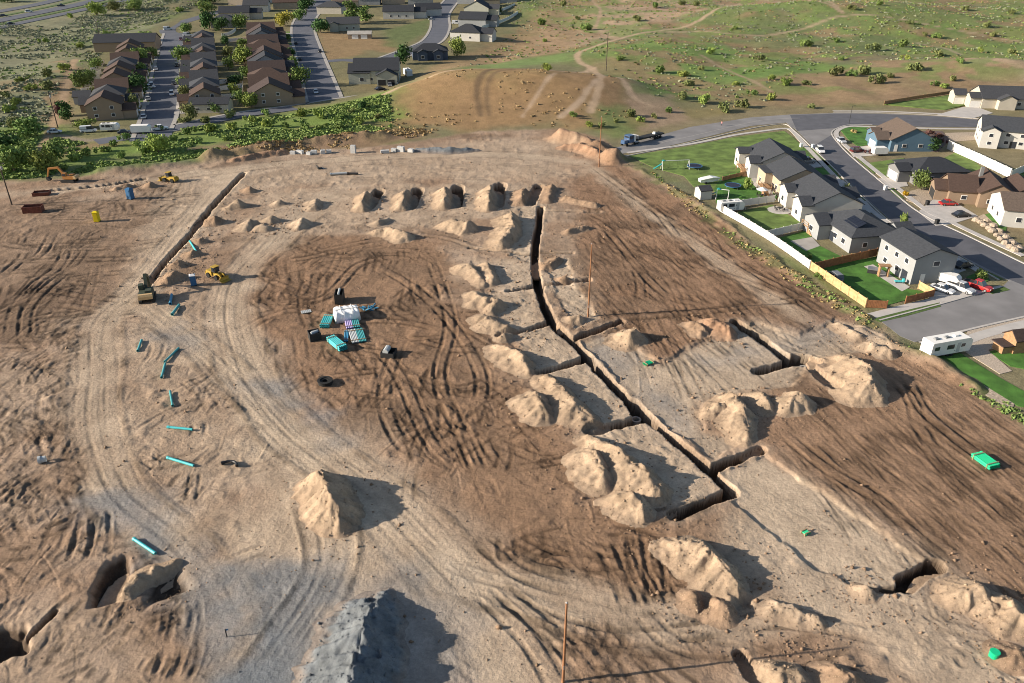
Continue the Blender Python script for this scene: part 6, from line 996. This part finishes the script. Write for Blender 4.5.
for i in range(16): a = random.random() * 6.28; c = (random.uniform(-1, 1), random.uniform(-.8, .8)); b.cyl((c[0], c[1], .15), (c[0] + math.cos(a) * .8, c[1] + math.sin(a) * .8, random.uniform(.2, .6)), .13, n=7)
b.build('fittings', M['bluepipe'], t); MB().box(-1, 1, -.8, .8, -.05, .12).build('pallet', M['strap'], t)
x, y, z = G(306, 312); t = empty('pallet_stack', (x, y, z), .4, 'grey scrap pallet lying left of the white stack', 'pallet'); b = MB()
for i in range(6): b.box(-.9 + i * .32, -.66 + i * .32, -.6, .6, .12, .16)
b.build('boards', M['greypipe'], t); MB().box(-.9, .95, -.5, -.4, 0, .117).box(-.9, .95, .4, .5, 0, .117).build('runner', M['strap'], t)
def ring(label, u, v, R0, r0, h, m, name, cat, hollow=True, lift=0.0):
    x, y = P(u, v); z = T1(x, y); t = empty(name, (x, y, z + lift), 0, label, cat); MB().tube((0, 0, -.05), (0, 0, h), R0, R0 - r0, 20).build('wall', M[m], t); MB().tube((0, 0, h), (0, 0, h + .12), R0 * 1.08, R0 * .35, 20).build('rim', M[m], t); return t
ring('large black tyre lying flat below the material yard', 325.5, 384, 1.15, .5, .5, 'tyre', 'loose_tyre', 'tyre'); ring('grey concrete manhole ring standing in the right branch trench', 806, 360.5, .85, .62, 1.5, 'concrete_old', 'manhole_ring', 'manhole ring'); ring('grey concrete manhole ring in the long trench junction', 637, 408.5, .75, .55, 1.1, 'concrete_old', 'manhole_ring', 'manhole ring')
x, y, z = G(228, 468); t = empty('pipe_bend', (x, y, z), R(70), 'black curved pipe bend lying on the lower left', 'pipe bend'); b = MB(); pr = None
for i in range(7):
    a = -1.1 + i * .36; q = (1.2 * math.cos(a), 1.2 * math.sin(a), .25)
    if pr: b.cyl(pr, q, .2, n=10)
    pr = q
b.build('bend', M['blackpipe'], t); MB().cyl(pr, (pr[0] - .3, pr[1] + .25, .25), .26, n=10).build('flange', M['blackpipe'], t)
x, y, z = G(993, 657); t = empty('green_barrel', (x, y, z), .3, 'squat green barrel at the lower right of the roadbed', 'barrel'); MB().cyl((0, 0, 0), (0, 0, .75), .45, .48, 14).build('drum', M['greenpipe'], t); MB().cyl((0, 0, .75), (0, 0, .82), .5, n=14).build('lid', M['greenpipe'], t)
x, y, z = G(227, 637); t = empty('marker_stake', (x, y, z), .3, 'dark survey stake with ribbon near the bottom left track', 'stake'); MB().box(-.05, .05, -.05, .05, -.2, 1.2).build('post', M['blackm'], t); MB().box(.05, .3, -.02, .02, .95, 1.15).build('ribbon', M['pot_blue'], t)
for i, (u, v, sx, sz, lb) in enumerate(((353.5,153,1.5,2.4,'tall upright concrete block at the back edge of the site'),(293,154,1.6,.9,'first low concrete block at the left of the back row'),(300,153.5,2.2,1.0,'long concrete block second in the left back row'),(309,154.5,1.4,.8,'small concrete block third in the left back row'),(314,153.5,1.8,1.0,'concrete block in the middle of the left back row'),(323,153.5,1.4,1.1,'concrete block right of the middle in the left back row'),(329,152.5,1.6,.8,'last concrete block of the left back row'),(385,153,2.6,.9,'flat concrete slab left of the gravel ridge'),(394,151.5,1.6,1.0,'concrete block leaning on the gravel ridge end'),(401,151.5,2.2,1.6,'large pale block against the gravel ridge'),(411,152,1.8,1.0,'last pale block against the gravel ridge'))):
    x, y, z = G(u, v); t = empty('concrete_block', (x, y, z), random.uniform(-.4, .4), lb, 'concrete block', 'concrete blocks along the back edge'); MB().box(-sx / 2, sx / 2, -.6, .6, -.1, sz, .04, .04).build('block', M['concrete_new'], t); MB().box(-.2, .2, -.1, .1, sz, sz + .1, .05, .02).build('lifting_lug', M['steel'], t)
x, y, z = G(320, 168.5); t = empty('loader_bucket', (x, y, z), .5, 'dark spare bucket lying on the packed ground', 'bucket'); MB().xprism([(-.7, 0), (.7, 0), (.75, .1), (-.5, .15), (-.6, .9), (-.75, .9)], -.9, .9).build('shell', M['blackm'], t); MB().box(.7, .95, -.9, .9, .0, .06).build('cutting_edge', M['steel'], t)
# ================================================================== POLES
M['pole_rust'] = mat('pole_cedar', (.27, .13, .065), .9, .15, 2); M['pole_dark'] = mat('pole_dark', (.085, .065, .05), .9, .2, 2)
def pole(label, u, v, h, m='pole_rust', arm=False, r=.16, lean=(0, 0)):
    x, y, z = G(u, v); t = empty('utility_pole', (x, y, z), 0, label, 'utility pole'); t.rotation_euler = (lean[0], lean[1], 0); MB().cyl((0, 0, -1), (0, 0, h), r, r * .62, 10).build('shaft', M[m], t)
    if arm: a = MB().box(-1.3, 1.3, -.07, .07, h - .9, h - .75).build('crossarm', M[m], t); [MB().cyl((sx, 0, h - .75), (sx, 0, h - .5), .07, .05, 7).build('insulator', M['steel'], a) for sx in (-1.1, 0, 1.1)]; MB().cyl((.32, 0, h - 2.3), (.32, 0, h - 1.4), .24, n=10).build('transformer', M['steel'], t)
    else: MB().cyl((0, 0, h), (0, 0, h + .12), r * .7, .03, 8).build('cap', M['steel'], t); MB().box(-.05, .05, -r - .03, -r * .6, 2.0, 2.5).build('tag_plate', M['steel'], t)
    return t
pole('bare cedar pole nearest the camera at the bottom of the site', 563, 682, 11.0, r=.17); pole('bare cedar pole in the middle right of the long trench', 588, 317, 14.6, r=.17); pole('bare cedar pole at the back edge of the site beside the soil bank', 599, 167, 14.5, r=.17); pole('dark pole on the hillside beyond the trail fork', 606, 71, 16, 'pole_dark', r=.2)
pole('dark leaning pole at the left edge beside the maroon skip', 12, 205, 11.5, 'pole_dark', True, r=.19); pole('dark pole with cross arm at the dirt track left of the far rows', 58, 128, 12.5, 'pole_dark', True, r=.2); pole('dark pole beside the black roofed house at the far left', 102, 48, 15.5, 'pole_dark', True, r=.24)
def lamp(label, u, v, h=6.0):
    x, y = P(u, v); t = empty('street_lamp', (x, y, 0), 0, label, 'street lamp'); MB().cyl((0, 0, -.3), (0, 0, h), .09, .06, 8).build('post', M['blackm'], t); MB().box(-.07, .9, -.06, .06, h - .05, h + .06).box(.5, 1.1, -.14, .14, h - .02, h + .1).build('lamp_head', M['blackm'], t)
lamp('dark street lamp at the corner of the upper right road', 849, 123.5)
# ================================================================== GARDEN THINGS AND PERSON
M['tramp'] = mat('trampoline_mat', (.02, .025, .05), .8, .1); M['playteal'] = mat('play_teal', (.02, .22, .22), .5, .05); M['terra'] = mat('timber_tan', (.36, .22, .12), .85, .2, 2)
def trampoline(label, u, v, r):
    x, y = P(u, v); t = empty('trampoline', (x, y, .03), 0, label, 'trampoline'); MB().cyl((0, 0, .78), (0, 0, .82), r * .92, n=20).build('mat', M['tramp'], t); MB().tube((0, 0, .74), (0, 0, .86), r, r * .09, 20).build('rim', M['pot_blue'], t)
    for k in range(4): a = k * 1.57 + .4; MB().cyl((r * .94 * math.cos(a), r * .94 * math.sin(a), 0), (r * .94 * math.cos(a), r * .94 * math.sin(a), .76), .04, n=6).build('leg', M['steel'], t)
trampoline('dark trampoline on the large far lawn', 694.5, 168.5, 2.2); trampoline('dark trampoline between the boat and the beige house', 732.5, 188, 2.2)
def swing(label, u, v, rz, L):
    x, y = P(u, v); t = empty('swing_set', (x, y, .03), R(rz), label, 'swing set'); b = MB()
    for sx in (-L / 2, L / 2):
        for sy in (-1, 1): b.cyl((sx, sy, 0), (sx, 0, 2.5), .07, n=7)
    b.cyl((-L / 2, 0, 2.5), (L / 2, 0, 2.5), .08, n=7); b.build('frame', M['lamp'], t)
    for k in (-.25, .1, .35): MB().box(k * L - .25, k * L + .25, -.12, .12, .5, .55).cyl((k * L - .22, 0, .55), (k * L - .22, 0, 2.45), .02, n=5).cyl((k * L + .22, 0, .55), (k * L + .22, 0, 2.45), .02, n=5).build('swing_seat', M['blackm'], t)
    MB().xprism([(-L / 2 - .1, 1.6), (-L / 2 - 2.4, .25), (-L / 2 - 2.4, .35), (-L / 2 - .1, 1.75)], -.35, .35).build('slide', M['playteal'], t); MB().box(-L / 2 - .1, -L / 2 + 1.0, -.6, .6, 2.55, 2.7, .4, .0).build('canopy', M['playteal'], t)
swing('swing set with teal canopy and slide on the large far lawn', 675, 169, 8, 8.0); swing('small teal play set between the shed and the camper', 722, 199, -20, 3.0)
def deck(label, x, y, rz, L, D, h, stairs=True, um=False, m='wood'):
    t = empty('garden_deck', (x, y, 0), R(rz), label, 'deck'); MB().box(-L / 2, L / 2, -D / 2, D / 2, h - .15, h).build('platform', M[m], t)
    for sx in (-L / 2 + .1, L / 2 - .1):
        for sy in (-D / 2 + .1, D / 2 - .1): MB().box(sx - .08, sx + .08, sy - .08, sy + .08, -.2, h + .95).build('post', M[m], t)
    MB().box(-L / 2, L / 2, -D / 2 + .05, -D / 2 + .12, h + .85, h + .95).box(-L / 2, L / 2, -D / 2 + .05, -D / 2 + .12, h + .4, h + .46).build('railing', M[m], t)
    if stairs:
        b = MB(); n = max(3, int(h / .19))
        for k in range(n): b.box(L / 2 + k * .28, L / 2 + (k + 1) * .28, -D / 2 + .1, -D / 2 + 1.4, -.05, h - (k + 1) * h / (n + 1))
        b.build('stairs', M[m], t)
    return t
deck('timber deck with long stair behind the solar roofed house', 69.8, 176.5, -80, 3.0, 2.6, 1.5, True, m='terra'); deck('timber deck behind the beige house', 67.2, 205.0, -88, 4.0, 2.6, 1.7, True); deck('timber deck behind the farthest white house of the row', 66.2, 223.0, -90, 5.0, 3.0, 1.6, True, m='terra')
def patio_set(label, x, y, umb='lamp', open_=True, z=.05):
    t = empty('patio_set', (x, y, z), .4, label, 'patio set'); MB().cyl((0, 0, .68), (0, 0, .73), .65, n=14).cyl((0, 0, 0), (0, 0, .68), .06, n=7).build('table', M['blackm'], t)
    for k in range(4): a = k * 1.57 + .3; cx, cy = 1.15 * math.cos(a), 1.15 * math.sin(a); MB().at(cx, cy, 0, a).box(-.22, .22, -.22, .22, .40, .45).box(.18, .23, -.22, .22, .45, .95).box(-.2, -.15, -.2, -.15, 0, .4).box(-.2, -.15, .15, .2, 0, .4).box(.15, .2, -.2, -.15, 0, .4).box(.15, .2, .15, .2, 0, .4).build('chair', M['blackm'], t)
    if open_: MB().cyl((0, 0, .73), (0, 0, 2.4), .03, n=6).build('pole', M['steel'], t); MB().cyl((0, 0, 2.1), (0, 0, 2.75), 1.6, .05, 8).build('umbrella', M[umb], t)
patio_set('dark patio table with chairs on the round patio behind the white house', 67.0, 190.5, open_=False); patio_set('white umbrella over a patio table behind the beige house', 65.2, 200.5)
tag(MB().at(67.0, 190.5, 0).cyl((0, 0, -.2), (0, 0, .045), 2.9, n=24).build('patio', M['concrete']), kind='structure')
def clutter(label, x, y, m, name, cat, kind):
    t = empty(name, (x, y, .05), random.uniform(-.5, .5), label, cat); b = MB()
    if kind == 'tub': MB().box(-1.0, 1.0, -.9, .9, 0, .8, .08, .08).build('shell', M['blackm'], t); MB().box(-1.02, 1.02, -.92, .92, .8, .92).build('lid', M[m], t)
    elif kind == 'lounge': MB().box(-.9, .9, -.35, .35, .3, .42).box(.6, .95, -.35, .35, .42, .9).build('seat', M[m], t); MB().box(-.85, -.75, -.3, .3, 0, .3).box(.6, .7, -.3, .3, 0, .3).build('leg', M['steel'], t)
    elif kind == 'arch':
        for s in (-.9, .9): MB().box(s - .1, s + .1, -.5, .5, 0, 2.3).build('post', M['wood'], t)
        MB().box(-1.2, 1.2, -.7, .7, 2.3, 2.5).build('top', M['wood'], t)
clutter('grey covered hot tub against the corner house', 75.3, 152.5, 'car_grey', 'hot_tub', 'hot tub', 'tub'); clutter('rustic timber arbor against the back wall of the corner house', 76.6, 150.5, 'wood', 'garden_arbor', 'arbor', 'arch'); clutter('teal garden lounger on the corner house patio', 78.6, 147.2, 'aqua', 'garden_lounger', 'lounger', 'lounge')
b = MB()
x, y = P(1005, 236)
t = empty('boulder_wall', (x, y, 0), 0, 'terraced wall of pale boulders below the white house at the right edge', 'boulder wall')
for (u, v) in [(976,221),(980,223),(984,226),(988,229),(992,232),(996,236),(1000,240),(1005,244),(1010,248),(1015,251),(1020,249),(1013,244),(1006,238),(999,232),(993,227),(986,222)]:
    q = P(u, v); bb = MB().at(q[0] - x, q[1] - y, .25, random.random() * 3); bb.ball((0, 0, 0), random.uniform(.7, 1.1), 7, 5, .7); bb.v = [(p[0] + random.uniform(-.1, .1), p[1] + random.uniform(-.1, .1), p[2] + random.uniform(-.1, .1)) for p in bb.v]; bb.build('boulder', M['rock'], t)
for lb, u, v in (('grey utility box on the verge at the street corner', 812.5, 148), ('grey utility box beside the kerb below the first one', 801, 147), ('small black mailbox post beside the brown house driveway', 927, 205), ('dark bin standing at the kerb before the brown house', 936.5, 224), ('dark bin at the kerb before the grey driveway', 885, 190)):
    x, y = P(u, v); dk = 'grey' not in lb; t = empty('utility_box' if not dk else 'wheelie_bin' if 'bin' in lb else 'mailbox', (x, y, .05), .3, lb, 'utility box' if not dk else 'bin' if 'bin' in lb else 'mailbox'); MB().box(-.4, .4, -.35, .35, 0, 1.05, -.03 if dk else .02, 0).build('body', M['blackm' if dk else 'lamp'], t); MB().box(-.45, .45, -.4, .4, 1.05, 1.15).build('lid', M['blackm' if dk else 'lamp'], t)
# person standing on the unfinished street
M['skin'] = mat('skin', (.48, .30, .22), .6, .03); M['pinktop'] = mat('pink_shirt', (.55, .22, .22), .8, .05); M['trousers'] = mat('dark_trousers', (.04, .04, .06), .8, .05); M['hair'] = mat('dark_hair', (.03, .02, .015), .7, .05)
def person(label, u, v, rz):
    x, y = P(u, v); J = [((0, 0, .95), .15), ((0, 0, 1.2), .14), ((0, 0, 1.42), .15), ((.02, 0, 1.53), .06), ((.03, 0, 1.62), .09), ((.03, 0, 1.73), .085), ((0, .1, .88), .10), ((.08, .11, .5), .065), ((-.02, .12, .09), .045), ((.15, .13, .04), .04), ((0, -.1, .88), .10), ((-.05, -.11, .5), .065), ((-.15, -.12, .09), .045), ((.02, -.13, .04), .04), ((0, .19, 1.40), .06), ((-.02, .26, 1.13), .045), ((.1, .27, .90), .035), ((.15, .27, .82), .03), ((0, -.19, 1.40), .06), ((-.02, -.26, 1.13), .045), ((.12, -.25, .92), .035), ((.17, -.25, .84), .03)]
    E_ = [(0, 1), (1, 2), (2, 3), (3, 4), (4, 5), (0, 6), (6, 7), (7, 8), (8, 9), (0, 10), (10, 11), (11, 12), (12, 13), (2, 14), (14, 15), (15, 16), (16, 17), (2, 18), (18, 19), (19, 20), (20, 21)]
    me_ = bpy.data.meshes.new('person'); me_.from_pydata([j[0] for j in J], E_, []); o = bpy.data.objects.new('person', me_); COL.objects.link(o); o.location = (x, y, .004); o.rotation_euler = (0, 0, R(rz)); md = o.modifiers.new('skin', 'SKIN'); 
    for i, sv in enumerate(me_.skin_vertices[0].data): sv.radius = (J[i][1],) * 2; sv.use_root = (i == 0)
    o.modifiers.new('sub', 'SUBSURF').levels = 1; me_.materials.append(M['skin']); tag(o, label, 'person')
    sh = MB(); sh.cyl((0, 0, .9), (0, 0, 1.25), .21, .19, 12).cyl((0, 0, 1.25), (0, 0, 1.48), .19, .12, 12); 
    for s in (-1, 1): sh.cyl((0, s * .15, 1.43), (-.01, s * .235, 1.2), .085, .07, 9)
    sh.build('shirt', M['pinktop'], o); tr = MB(); tr.cyl((0, .1, .95), (.08, .11, .5), .13, .10, 10).cyl((.08, .11, .5), (-.01, .12, .12), .10, .08, 10).cyl((0, -.1, .95), (-.05, -.11, .5), .13, .10, 10).cyl((-.05, -.11, .5), (-.14, -.12, .12), .10, .08, 10); tr.build('trousers', M['trousers'], o); MB().ball((.01, 0, 1.74), .115, 10, 6, .9).build('hair', M['hair'], o)
person('person in a pink top and dark trousers walking on the unfinished street', 721.5, 126, 200)
